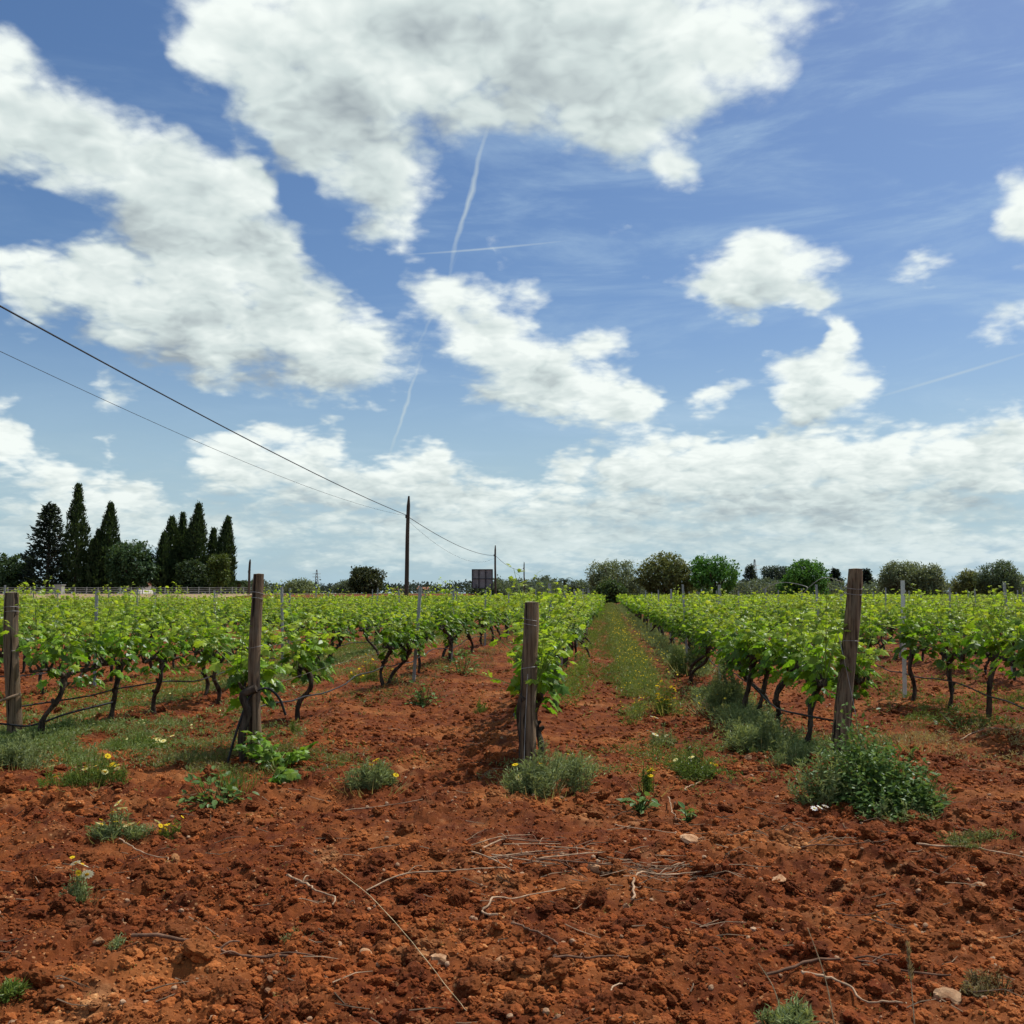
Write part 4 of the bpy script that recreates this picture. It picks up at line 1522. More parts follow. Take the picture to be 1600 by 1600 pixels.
# ------------------------------------------------------------------ lattice pylons far away
def pylon(px, top_py, dist, label, wide):
    tp = at_depth(px, top_py, dist)
    t = thing('lattice_pylon', label, 'pylon', (tp[0], tp[1], -0.3), 0.4, 'far lattice pylons')
    H = tp[2] + 0.3
    m = MB()
    th = dist * 0.00022
    for sx, sy in ((1, 1), (1, -1), (-1, 1), (-1, -1)):
        m.tube([(sx * wide, sy * wide, 0), (sx * wide * 0.12, sy * wide * 0.12, H)], th, 4)
    for k in range(9):
        a, b2 = k / 9, (k + 1) / 9
        wa, wb = wide * (1 - 0.88 * a), wide * (1 - 0.88 * b2)
        for s in (1, -1):
            m.tube([(-wa, s * wa, a * H), (wb, s * wb, b2 * H)], th * 0.7, 3)
            m.tube([(wa, s * wa, a * H), (-wb, s * wb, b2 * H)], th * 0.7, 3)
    m.build('mast', MAT['stake_metal'], t)
    for f in (0.72, 0.84):
        c = MB()
        c.tube([(-wide * 1.5, 0, H * f), (wide * 1.5, 0, H * f)], th, 4)
        c.build('crossarm', MAT['stake_metal'], t)


pylon(495, 890, 700, 'thin lattice pylon far off left of the round dark tree', 1.9)
pylon(1179, 874, 640, 'lattice mast tip showing behind the conifer', 2.2)

# ------------------------------------------------------------------ fence on the left, in front of the cypresses
fdist = 104
fence = None
pxs = np.arange(-40, 400, 17.5)
pts_ = []
for px in pxs:
    d = ray(px, 927)
    k = fdist / (d @ np.array([FWD[0], FWD[1], 0]))
    pts_.append((d[0] * k, d[1] * k))
pts_ = np.array(pts_)
pz = gz(pts_[:, 0], pts_[:, 1])
fence = thing('wire_fence', 'low wire fence with thin posts in front of the cypresses', 'fence', (pts_[0][0], pts_[0][1], pz[0]))
o0 = np.array([pts_[0][0], pts_[0][1], pz[0]])
for i, (x, y) in enumerate(pts_):
    m = MB()
    m.tube([np.array((x, y, pz[i] - 0.2)) - o0, np.array((x + rng.normal(0, 0.03), y, pz[i] + rng.uniform(0.74, 0.84))) - o0], 0.05, 6)
    m.build('fence_post', MAT['concrete'], fence)
for z in (0.15, 0.32, 0.5, 0.7):
    m = MB()
    m.tube(np.stack([pts_[:, 0], pts_[:, 1], pz + z], axis=1) - o0, 0.018, 4, cap=False)
    m.build('fence_wire', MAT['wire_metal'], fence)
d = at_depth(93, 927, 103)
gp_ = thing('gate_pillar', 'square concrete gate pillar in the wire fence', 'pillar', (d[0], d[1], float(gz(d[0], d[1])) - 0.2))
m = MB()
m.box((-0.35, -0.35, 0), (0.35, 0.35, 1.15))
m.build('shaft', MAT['concrete'], gp_)
m = MB()
m.box((-0.42, -0.42, 1.151), (0.42, 0.42, 1.23))
m.build('cap', MAT['concrete'], gp_)


def house(px0, px1, top_py, dist, label, roof_h):
    a, b2 = at_depth(px0, 927, dist), at_depth(px1, 927, dist)
    z0 = float(gz(a[0], a[1]))
    H = at_depth(px0, top_py, dist)[2] - z0
    w = np.linalg.norm((b2 - a)[:2])
    t = thing('house', label, 'house', (a[0], a[1], z0 - 0.2), YAW)
    m = MB()
    m.box((0, 0, 0), (w, 6, H + 0.2))
    m.build('wall', MAT['white_plaster'], t)
    m = MB()
    m.add([(-0.3, -0.3, H + 0.203), (w + 0.3, -0.3, H + 0.203), (w + 0.3, 6.3, H + 0.203), (-0.3, 6.3, H + 0.203), (-0.3, 3, H + roof_h), (w + 0.3, 3, H + roof_h)],
          [(0, 1, 5, 4), (2, 3, 4, 5), (0, 3, 2, 1)])
    m.add([(-0.3, -0.3, H + 0.203), (-0.3, 3, H + roof_h), (-0.3, 6.3, H + 0.203), (w + 0.3, -0.3, H + 0.203), (w + 0.3, 6.3, H + 0.203), (w + 0.3, 3, H + roof_h)], [(0, 1, 2), (3, 4, 5)])
    m.build('roof', MAT['roof_tile'], t)
    for f in np.linspace(0.2, 0.8, max(1, int(w / 3.5))):
        m = MB()
        m.box((w * f - 0.45, -0.03, H * 0.35), (w * f + 0.45, -0.002, H * 0.72))
        m.build('window', MAT['window_glass'], t)


house(197, 216, 914, 128, 'small white house showing under the round tree by the cypresses', 1.2)
house(650, 668, 921, 420, 'far low house with a brown roof right of the tallest pole', 1.6)
house(612, 632, 922, 430, 'far low house with a brown roof left of the tallest pole', 1.4)

# ------------------------------------------------------------------ trees
rng = np.random.default_rng(77)
TL, TB = MAT['tree_leaf'], MAT['tree_bark']


def clump_points(centres, per, spread, r):
    c = np.repeat(centres, per, axis=0)
    return c + r.normal(0, 1, c.shape) * spread


def lobe_points(lobes, n, r, shell=0.55):
    """points in the outer part of a set of ellipsoid lobes: (x, y, z, rx, ry, rz)"""
    L = np.array(lobes, dtype=float)
    w = L[:, 3] * L[:, 5]
    k = r.choice(len(L), n, p=w / w.sum())
    d = unit(n, r)
    rad = shell + (1 - shell) * r.random(n) ** 0.6
    return L[k, :3] + d * L[k, 3:6] * rad[:, None], d, k


def tree(name, label, px, top_py, half_w_px, dist, kind, cols, group=None, n=2600, leaf=0.30, lobes=8, seed=0, low=0.12, gap=0.0, sit=0.0):
    """a broad-leaved tree: trunk with limbs, and a crown of leaf clumps in uneven lobes"""
    r = np.random.default_rng(900 + seed)
    tp = at_depth(px, top_py, dist)
    x, y = tp[0], tp[1]
    z0 = float(gz(x, y)) - 0.1
    H = tp[2] - z0
    W = half_w_px / 1600.0 * dist * 1.16
    n = int(n * 2.6)
    leaf = leaf * 0.95
    t = thing(name, label, 'tree', (x, y, z0), 0.0, group)
    m = MB()
    hb = H * (low + 0.22)
    m.tube(smooth_path([(0, 0, -0.2), (r.normal(0, .1), r.normal(0, .1), hb * 0.5), (r.normal(0, .2), r.normal(0, .2), hb), (0, 0, H * 0.7)], 9), np.linspace(0.05, 0.018, 9) * H, 8, rough=0.06, rng=r)
    for k in range(7):
        a = r.uniform(0, 6.28)
        e = np.array([math.cos(a) * W * 0.7, math.sin(a) * W * 0.7, H * r.uniform(0.55, 0.88)])
        s = np.array([0, 0, hb * r.uniform(0.7, 1.2)])
        m.tube(smooth_path([s, s * 0.5 + e * 0.5 + (0, 0, -0.05 * H), e], 6), np.linspace(0.022, 0.006, 6) * H, 6, rng=r)
    m.build('trunk', TB, t, True)
    cz0 = H * low
    lb = []
    ch = (H - cz0)
    lb.append((0, 0, cz0 + ch * 0.52, W * 0.72, W * 0.72, ch * 0.48))
    for k in range(lobes):
        a = k / lobes * 6.283 + r.normal(0, 0.3)
        f = r.uniform(0.42, 0.62)
        q = r.uniform(0.34, 0.48)
        lb.append((math.cos(a) * W * f, math.sin(a) * W * f, cz0 + ch * r.uniform(0.28, 0.72), W * q, W * q, ch * q * 0.62))
    for k in range(3):
        q = r.uniform(0.25, 0.38)
        lb.append((r.normal(0, W * 0.28), r.normal(0, W * 0.28), H - ch * q * 0.62, W * q, W * q, ch * q * 0.6))
    per = 9
    cen, d, k = lobe_points(lb, n // per, r, 0.62)
    if gap:
        hole = (fbm(cen[:, 0] * 1.1 + 5, cen[:, 2] * 1.6, 60 + seed, 2) > 0.56) & (cen[:, 2] < cz0 + ch * 0.5)
        cen, d = cen[~hole], d[~hole]
    P = clump_points(cen, per, leaf * 0.55, r)
    P[:, 2] = np.maximum(P[:, 2], 0.05)
    dd = np.repeat(d, per, axis=0)
    c = np.asarray(cols[0]) + (np.asarray(cols[1]) - np.asarray(cols[0])) * np.repeat(r.random((len(cen), 1)), per, axis=0)
    c = c * r.uniform(0.75, 1.25, (len(c), 1))
    fo = MB()
    fo.leaves(DIAMOND if kind != 'olive' else NARROW2, P, dd * 0.5 + unit(len(P), r) * 1.0, dd * 0.8 + unit(len(P), r) * 0.55 + (0, 0, 0.7), leaf * r.uniform(0.6, 1.3, len(P)), c)
    tag(fo.build('crown', TL, t), kind='stuff')
    return t


NARROW2 = (np.array([(0, 0, 0), (0.22, 0.5, 0.05), (0, 1, 0), (-0.22, 0.5, 0.05)]), np.array([(0, 1, 2, 3)]))


def cypress(label, px, top_py, half_w_px, dist, seed, cols=((0.022, 0.042, 0.018), (0.055, 0.088, 0.036)), n=4200, skew=0.0, shoulder=None):
    """a slim column of dense upright sprays"""
    r = np.random.default_rng(seed)
    tp = at_depth(px, top_py, dist)
    z0 = float(gz(tp[0], tp[1])) - 0.1
    H = tp[2] - z0
    W = half_w_px / 1600.0 * dist * 1.22
    t = thing('cypress_tree', label, 'cypress', (tp[0], tp[1], z0), 0.0, 'dark cypresses on the left')
    m = MB()
    m.tube([(0, 0, -0.2), (0, 0, H * 0.4), (skew * 0.5, 0, H * 0.93)], [0.22, 0.16, 0.03], 8, rough=0.05, rng=r)
    m.build('trunk', TB, t, True)
    per = 6
    nc = int(n * 1.5) // per
    f = r.random(nc) ** 0.85
    a = r.uniform(0, 6.283, nc)
    prof = np.interp(f, [0, 0.04, 0.25, 0.5, 0.72, 0.88, 0.96, 1], [0.62, 0.9, 1.0, 0.84, 0.56, 0.24, 0.08, 0.01])
    lump = 0.72 + 0.5 * fbm(a * 1.6 + seed, f * 9, seed, 3)
    rad = W * prof * lump * (0.45 + 0.55 * r.random(nc) ** 0.5)
    cx = np.cos(a) * rad + skew * f * f
    cen = np.stack([cx, np.sin(a) * rad, 0.15 + f * (H - 0.45)], axis=1)
    P = clump_points(cen, per, 0.13, r)
    o = np.repeat(np.stack([np.cos(a), np.sin(a), 0 * a], axis=1), per, axis=0)
    c = np.asarray(cols[0]) + (np.asarray(cols[1]) - np.asarray(cols[0])) * np.repeat(r.random((nc, 1)), per, axis=0)
    fo = MB()
    fo.leaves(NARROW2, P, o * 0.45 + (0, 0, 1.0) + unit(len(P), r) * 0.35, o + unit(len(P), r) * 0.6, r.uniform(0.30, 0.62, len(P)) * (1 - 0.45 * np.repeat(f, per)), c * r.uniform(0.75, 1.3, (len(c), 1)))
    tag(fo.build('crown', TL, t), kind='stuff')


def conifer(label, px, top_py, half_w_px, dist, seed, cols=((0.016, 0.027, 0.020), (0.040, 0.058, 0.042)), sparse=1.0, group=None):
    """a ragged conifer: whorls of branches with hanging sprays, sky between them near the top"""
    r = np.random.default_rng(seed)
    tp = at_depth(px, top_py, dist)
    z0 = float(gz(tp[0], tp[1])) - 0.1
    H = tp[2] - z0
    W = half_w_px / 1600.0 * dist
    t = thing('conifer_tree', label, 'conifer', (tp[0], tp[1], z0), 0.0, group)
    m = MB()
    m.tube([(0, 0, -0.2), (0.05, 0, H * 0.5), (0, 0, H)], [0.26, 0.15, 0.02], 8, rough=0.05, rng=r)
    P, F, N = [], [], []
    nb = int(120 * sparse)
    for k in range(nb):
        f = (k + r.random()) / nb
        f = f ** 0.9
        a = k * 2.4 + r.normal(0, 0.4)
        L = W * (1 - f) ** 0.8 * r.uniform(0.65, 1.2) + 0.25
        z = H * (0.03 + 0.95 * f)
        e = np.array([math.cos(a) * L, math.sin(a) * L, z + L * r.uniform(0.0, 0.35)])
        s = np.array([0, 0, z])
        m.tube([s, (s + e) / 2 + (0, 0, -0.05), e], [0.05 * (1 - f) + 0.015, 0.03, 0.01], 4, cap=False, rng=r)
        nn = int(10 + 46 * L / max(W, 0.1))
        u = r.random(nn) ** 0.6
        q = s + (e - s) * u[:, None] + r.normal(0, 0.16, (nn, 3))
        P.append(q)
        o = np.array([math.cos(a), math.sin(a), 0.35])
        F.append(np.tile(o, (nn, 1)) + unit(nn, r) * 0.7)
        N.append(unit(nn, r) + (0, 0, 0.4))
    m.build('trunk', TB, t, True)
    P, F, N = np.concatenate(P), np.concatenate(F), np.concatenate(N)
    fo = MB()
    c = np.asarray(cols[0]) + (np.asarray(cols[1]) - np.asarray(cols[0])) * r.random((len(P), 1))
    fo.leaves(NARROW2, P, F, N, r.uniform(0.28, 0.60, len(P)), c)
    tag(fo.build('crown', TL, t), kind='stuff')


def palm(label, px, top_py, dist, seed, frond=2.2):
    r = np.random.default_rng(seed)
    tp = at_depth(px, top_py, dist)
    z0 = float(gz(tp[0], tp[1])) - 0.1
    H = tp[2] - z0 - frond * 0.45
    t = thing('palm_tree', label, 'palm tree', (tp[0], tp[1], z0), 0.0, 'far palms')
    m = MB()
    m.tube([(0, 0, -0.2), (0.08, 0, H * 0.5), (0, 0, H)], [0.26, 0.2, 0.22], 8, rough=0.06, rng=r)
    m.build('trunk', TB, t, True)
    for k in range(18):
        a = k * 2.4
        up = r.uniform(-0.2, 1.0)
        L = frond * r.uniform(0.8, 1.1)
        o = np.array([math.cos(a), math.sin(a), 0])
        s = np.linspace(0, 1, 9)
        p = np.array([0, 0, H]) + o * (L * s)[:, None] * (1 - 0.25 * max(up, 0)) + np.stack([0 * s, 0 * s, L * (up * s - (0.55 + 0.3 * up) * s * s)], axis=1)
        g = MB()
        g.tube(p, np.linspace(0.035, 0.01, 9), 3, cap=False, col=(0.035, 0.05, 0.02), rng=r)
        for sd in (-1, 1):
            lat = np.cross(o, (0, 0, 1)) * sd
            n = 8
            g.leaves(NARROW2, p[1:], np.tile(lat * 0.9 + o * 0.6 + (0, 0, -0.25), (n, 1)), np.tile((0, 0, 1.0), (n, 1)), 0.55, np.array([0.045, 0.07, 0.028]) * r.uniform(0.8, 1.2, (n, 1)))
        g.build('frond', TL, t)


G_OLIVE = ((0.109, 0.143, 0.075), (0.202, 0.245, 0.132))
G_HOLM = ((0.092, 0.124, 0.042), (0.21, 0.226, 0.083))
G_FRESH = ((0.047, 0.128, 0.022), (0.101, 0.243, 0.041))
G_DARK = ((0.064, 0.1, 0.052), (0.129, 0.177, 0.089))
G_BLUE = ((0.081, 0.11, 0.075), (0.131, 0.169, 0.115))
LEFTG = 'trees around the left farm'
D = 118
# left group
tree('broadleaf_tree', 'green bushy tree cut by the left edge of the picture', 5, 868, 46, D, 'leaf', ((0.035, 0.065, 0.025), (0.075, 0.12, 0.045)), LEFTG, 3200, 0.34, seed=1, low=0.02)
conifer('ragged dark conifer at the left end of the cypresses', 78, 786, 42, D, 201, sparse=1.25, group=LEFTG)
cypress('tallest pointed cypress, second tree of the left group', 123, 755, 17, D, 211, n=5200)
cypress('short dark cypress tip squeezed between two taller cypresses', 146, 842, 13, D + 3, 212, n=2600)
cypress('broad cypress with a side shoulder left of the round tree', 171, 784, 17, D, 213, n=5000, skew=0.2)
cypress('low side stem of the broad cypress left of the round tree', 155, 826, 14, D - 1, 214, n=3000)
tree('broadleaf_tree', 'round mid green tree right of the broad cypress', 208, 846, 36, D - 3, 'leaf', ((0.035, 0.070, 0.030), (0.080, 0.135, 0.055)), LEFTG, 4200, 0.30, lobes=9, seed=2, low=0.10)
cypress('leftmost cypress of the right-hand clump, blunt topped', 268, 806, 17, D, 221, n=4600, skew=0.1)
cypress('low shoulder cypress at the left foot of the right-hand clump', 257, 832, 11, D - 2, 227, n=2600)
cypress('slim cypress behind the blunt one in the right-hand clump', 286, 801, 12, D + 4, 222, n=3800)
cypress('tallest cypress of the right-hand clump', 305, 786, 18, D, 223, n=5400, skew=0.5)
cypress('short cypress in the gap of the right-hand clump', 334, 824, 11, D + 3, 224, n=2600)
cypress('last slim cypress at the right end of the clump', 352, 806, 14, D, 225, n=4400, skew=0.35)
tree('shrub_tree', 'dense green shrub between the cypress feet of the right-hand clump', 302, 876, 27, D - 4, 'leaf', ((0.028, 0.052, 0.022), (0.060, 0.090, 0.036)), LEFTG, 2600, 0.28, seed=3, low=0.0)
tree('shrub_tree', 'yellowish green shrub near the right end of the cypress clump', 343, 866, 16, D - 5, 'leaf', ((0.055, 0.085, 0.020), (0.105, 0.14, 0.035)), LEFTG, 1500, 0.26, seed=4, low=0.15)
palm('tiny palm at the right foot of the cypress clump', 373, 903, 122, 301, 1.3)
tree('broadleaf_tree', 'low pale tree behind the tall split post', 388, 909, 24, 170, 'leaf', G_BLUE, LEFTG, 1300, 0.4, seed=5, low=0.0)
# middle
MIDG = 'trees along the far field edge'
tree('broadleaf_tree', 'low grey green tree left of the far pylon', 468, 907, 25, 190, 'olive', G_OLIVE, MIDG, 2000, 0.45, seed=6, low=0.0)
tree('broadleaf_tree', 'round dark evergreen tree standing alone left of the tallest pole', 572, 887, 27, 150, 'leaf', ((0.028, 0.044, 0.018), (0.085, 0.095, 0.042)), MIDG, 3800, 0.34, lobes=10, seed=7, low=0.0)
tree('shrub_tree', 'small grey bush left of the round dark evergreen', 540, 908, 18, 175, 'olive', G_BLUE, MIDG, 1000, 0.4, seed=8, low=0.0)
tree('broadleaf_tree', 'low dark bush below the billboard', 757, 915, 26, 230, 'leaf', G_DARK, MIDG, 1100, 0.5, seed=9, low=0.0)
tree('broadleaf_tree', 'grey green tree right of the small far pole', 812, 907, 28, 240, 'leaf', G_BLUE, MIDG, 1500, 0.55, seed=10, low=0.0)
tree('broadleaf_tree', 'domed bluish tree left of the far palm', 853, 902, 20, 270, 'leaf', G_BLUE, MIDG, 1300, 0.6, seed=11, low=0.0)
palm('small palm rising above the far bushes', 882, 900, 200, 302, 2.0)
tree('broadleaf_tree', 'low tree between the far palm and the big olive', 905, 908, 22, 200, 'olive', G_BLUE, MIDG, 1300, 0.5, seed=12, low=0.0)
tree('olive_tree', 'big grey green olive tree left of the path end', 958, 876, 42, 165, 'olive', G_OLIVE, MIDG, 4600, 0.42, lobes=9, seed=13, low=0.02)
tree('shrub_tree', 'bright green round bush at the end of the path', 953, 908, 24, 140, 'leaf', ((0.045, 0.080, 0.025), (0.080, 0.125, 0.040)), MIDG, 2000, 0.32, seed=14, low=0.0)
# right
RG = 'trees along the right field edge'
tree('holm_oak', 'domed olive brown oak right of the path end', 1040, 865, 43, 165, 'leaf', G_HOLM, RG, 5200, 0.36, lobes=10, seed=15, low=0.0)
tree('broadleaf_tree', 'fresh green umbrella shaped tree with sky showing through below', 1116, 870, 38, 160, 'leaf', G_FRESH, RG, 4400, 0.36, lobes=10, seed=16, low=0.06, gap=1)
conifer('dark pine in front of the lattice mast', 1172, 884, 17, 215, 231, cols=((0.035, 0.052, 0.042), (0.060, 0.080, 0.062)), sparse=0.9, group=RG)
tree('olive_tree', 'low grey olive bushes left of the bright green tree', 1190, 906, 36, 190, 'olive', G_BLUE, RG, 2200, 0.5, seed=17, low=0.0)
tree('pine_tree', 'flat topped pine behind the bright green tree', 1215, 886, 24, 230, 'leaf', ((0.035, 0.055, 0.042), (0.06, 0.085, 0.06)), RG, 1900, 0.45, seed=18, low=0.45)
tree('broadleaf_tree', 'bright green spreading tree left of the leaning post', 1257, 875, 36, 155, 'leaf', G_FRESH, RG, 4400, 0.36, lobes=10, seed=19, low=0.0)
conifer('dark cypress mass left of the leaning post top', 1305, 889, 16, 205, 232, cols=((0.016, 0.026, 0.022), (0.032, 0.046, 0.036)), sparse=1.0, group=RG)
conifer('dark cypress mass right of the leaning post top', 1353, 890, 15, 205, 233, cols=((0.016, 0.026, 0.022), (0.032, 0.046, 0.036)), sparse=1.0, group=RG)
tree('olive_tree', 'left tree of the three grey olives right of the leaning post', 1398, 878, 27, 160, 'olive', G_OLIVE, RG, 3000, 0.38, seed=20, low=0.05)
tree('olive_tree', 'middle tree of the three grey olives right of the leaning post', 1424, 880, 24, 164, 'olive', G_OLIVE, RG, 2800, 0.38, seed=21, low=0.05)
tree('olive_tree', 'right tree of the three grey olives right of the leaning post', 1452, 882, 24, 158, 'olive', G_OLIVE, RG, 2800, 0.38, seed=22, low=0.02)
tree('shrub_tree', 'small brownish olive bush between the two big olive groups', 1514, 892, 25, 165, 'olive', G_HOLM, RG, 2600, 0.38, seed=23, low=0.0)
tree('broadleaf_tree', 'big dark olive tree near the right edge', 1562, 877, 34, 160, 'olive', G_DARK, RG, 4400, 0.38, lobes=10, seed=24, low=0.05)
tree('broadleaf_tree', 'grey bush cut by the right edge of the picture', 1612, 897, 28, 175, 'olive', G_OLIVE, RG, 2000, 0.4, seed=25, low=0.0)


# hedgerow and woods beyond, one mass
def woods(name, label, x0, x1, dist, top, n, cols, leaf, seed):
    r = np.random.default_rng(seed)
    px = r.uniform(x0, x1, n)
    d_ = dist * r.uniform(0.96, 1.06, n)
    hgt = top * (0.55 + 0.75 * fbm(px * 0.035, px * 0 + seed, seed, 3))
    a = np.array([at_depth(p, 927, q) for p, q in zip(px, d_)])
    z = gz(a[:, 0], a[:, 1])
    per = 5
    cen = np.stack([a[:, 0], a[:, 1], z + hgt * r.random(n) ** 0.7], axis=1)
    P = clump_points(cen, per, leaf * 0.8, r)
    c = np.asarray(cols[0]) + (np.asarray(cols[1]) - np.asarray(cols[0])) * np.repeat(r.random((n, 1)), per, axis=0)
    m = MB()
    m.leaves(DIAMOND, P, unit(len(P), r) + (0, 0, 0.4), unit(len(P), r) + (0, -0.4, 0.4), leaf * r.uniform(0.6, 1.3, len(P)), c * r.uniform(0.8, 1.2, (len(c), 1)))
    tag(m.build(name, TL), label, kind='stuff')


woods('hedgerow', 'grey green hedgerow closing the vineyard on the right', 985, 1680, 178, 3.5, 5200, G_BLUE, 0.42, 41)
woods('far_woods', 'low dark line of woods on the horizon in the middle', 400, 1000, 420, 3.6, 2600, ((0.03, 0.045, 0.036), (0.055, 0.075, 0.06)), 0.9, 42)
woods('far_woods', 'low line of bushes behind the left farm', -60, 420, 230, 1.6, 900, G_BLUE, 0.6, 43)
woods('bushes', 'bluish bushes in front of the far woods', 770, 960, 235, 3.6, 1500, G_BLUE, 0.5, 44)

# ------------------------------------------------------------------ weeds and flowers
rng = np.random.default_rng(131)
WL, PM = MAT['weed_leaf'], MAT['petal']
BLADE = (np.array([(-0.02, 0, 0), (0.02, 0, 0), (0.015, 0.5, 0.06), (-0.015, 0.5, 0.06), (0.003, 1, -0.10), (-0.003, 1, -0.10)]), np.array([(0, 1, 2, 3), (3, 2, 4, 5)]))
SILVER = (np.array([0.170, 0.220, 0.090]), np.array([0.290, 0.350, 0.160]))
GREEN = (np.array([0.100, 0.165, 0.030]), np.array([0.200, 0.270, 0.060]))
LUSH = (np.array([0.065, 0.130, 0.030]), np.array([0.165, 0.255, 0.080]))
PALE = (np.array([0.150, 0.190, 0.060]), np.array([0.230, 0.250, 0.095]))
STRAW = (np.array([0.26, 0.21, 0.10]), np.array([0.40, 0.33, 0.17]))


def shade_mix(cols, n, r):
    return (cols[0] + (cols[1] - cols[0]) * r.random((n, 1))) * r.uniform(0.85, 1.15, (n, 1))


def feathery(m, r, R_, H, stems, cols, leaf=0.035, cx=0.0, cy=0.0, zs=None):
    """fine-leaved weed: spreading stems set with narrow leaflets"""
    tips = []
    for k in range(stems):
        a = r.uniform(0, 6.283)
        rr = R_ * math.sqrt(r.random())
        b = np.array([cx + math.cos(a) * rr * 0.6, cy + math.sin(a) * rr * 0.6, 0.0])
        h = H * (1 - 0.55 * (rr / R_) ** 2) * r.uniform(0.6, 1.1)
        e = np.array([cx + math.cos(a) * rr * 1.05, cy + math.sin(a) * rr * 1.05, h])
        if zs is not None:
            b[2] += zs(b[0], b[1])
            e[2] += zs(b[0], b[1])
        s = np.linspace(0, 1, 5)
        p = b + (e - b) * s[:, None] + np.stack([0 * s, 0 * s, 0.12 * h * np.sin(s * 3.1)], axis=1)
        m.tube(p, np.linspace(0.0028, 0.0012, 5), 3, col=cols[0] * 0.9, cap=False, rng=r)
        n = int(9 + 60 * h)
        u = r.random(n) ** 0.8
        q = b + (e - b) * u[:, None] + r.normal(0, 0.006, (n, 3))
        F = unit(n, r) * (1, 1, 0.6) + (0, 0, 0.55)
        m.leaves(NARROW, q, F, unit(n, r) + (0, 0, 0.8), leaf * r.uniform(0.6, 1.4, n), shade_mix(cols, n, r))
        tips.append(p[-1])
    return np.array(tips)


def grassy(m, r, R_, H, n, cols, cx=0.0, cy=0.0, lean=0.35):
    a = r.uniform(0, 6.283, n)
    rr = R_ * np.sqrt(r.random(n))
    P = np.stack([cx + np.cos(a) * rr, cy + np.sin(a) * rr, 0 * a - 0.01], axis=1)
    F = np.stack([np.cos(a), np.sin(a), 0 * a], axis=1) * lean + unit(n, r) * 0.3 + (0, 0, 1)
    m.leaves(BLADE, P, F, np.stack([np.cos(a), np.sin(a), 0 * a + 0.3], axis=1), H * r.uniform(0.45, 1.1, n), shade_mix(cols, n, r))


def broad(m, r, R_, H, n, cols, leaf, cx=0.0, cy=0.0, dome=True):
    d = unit(n, r)
    d[:, 2] = np.abs(d[:, 2])
    k = r.uniform(0.45, 1.0, n) if dome else r.random(n)
    lump = 0.75 + 0.5 * r.random(n)
    P = d * np.array([R_, R_, H]) * (k * lump)[:, None] + (cx, cy, 0.01)
    m.leaves(OVAL, P, d * (1, 1, 0.25) + unit(n, r) * 0.5, d * 0.5 + (0, 0, 0.9) + unit(n, r) * 0.45, leaf * r.uniform(0.55, 1.25, n), shade_mix(cols, n, r))
    for q in P[:: max(1, n // 40)]:
        m.tube([(cx + q[0] * 0.15, cy + q[1] * 0.15, -0.02), (q[0] * 0.7 + cx * 0.3, q[1] * 0.7 + cy * 0.3, q[2] * 0.55), q], [0.004, 0.003, 0.0015], 3, col=cols[0] * 0.9, cap=False, rng=r)


def flower_mesh(name, petal, heart, n, size):
    m = MB()
    a = np.linspace(0, 6.283, n, endpoint=False)
    o = np.stack([np.cos(a), np.sin(a), 0 * a], axis=1)
    m.leaves(OVAL, o * size * 0.18, o + (0, 0, 0.12), np.tile((0, 0, 1.0), (n, 1)), size * 0.5, np.asarray(petal))
    v = ICO0[0] * np.array([size * 0.22, size * 0.22, size * 0.12]) + (0, 0, size * 0.03)
    m.add(v, ICO0[1], heart)
    return m.mesh('flower_head', PM)


DAISY = flower_mesh('daisy', (0.80, 0.78, 0.55), (0.72, 0.45, 0.03), 13, 0.055)
CREAM = flower_mesh('cream', (0.82, 0.76, 0.35), (0.70, 0.45, 0.03), 12, 0.05)
YELLOW = flower_mesh('yellow', (0.78, 0.56, 0.03), (0.60, 0.36, 0.02), 11, 0.042)
WHITE = flower_mesh('white', (0.85, 0.85, 0.80), (0.70, 0.60, 0.20), 9, 0.04)


def add_flowers(t, tips, mesh, n, r, extra=0.03, scale=1.0):
    k = r.choice(len(tips), min(n, len(tips)), replace=False)
    for i in k:
        p = tips[i]
        st = MB()
        q = p + np.array([r.normal(0, 0.012), r.normal(0, 0.012), extra * r.uniform(0.7, 1.6)])
        st.tube([p - (0, 0, 0.02), q], [0.0016, 0.0012], 3, col=(0.12, 0.17, 0.07), cap=False, rng=r)
        o = link('flower_head', mesh, t, q)
        o.rotation_euler = (r.normal(0.15, 0.35), r.normal(0, 0.35), r.uniform(0, 6))
        s = scale * r.uniform(0.8, 1.2)
        o.scale = (s, s, s)
        sm = st.mesh('stalk', WL)
        so = link('stalk', sm, t)


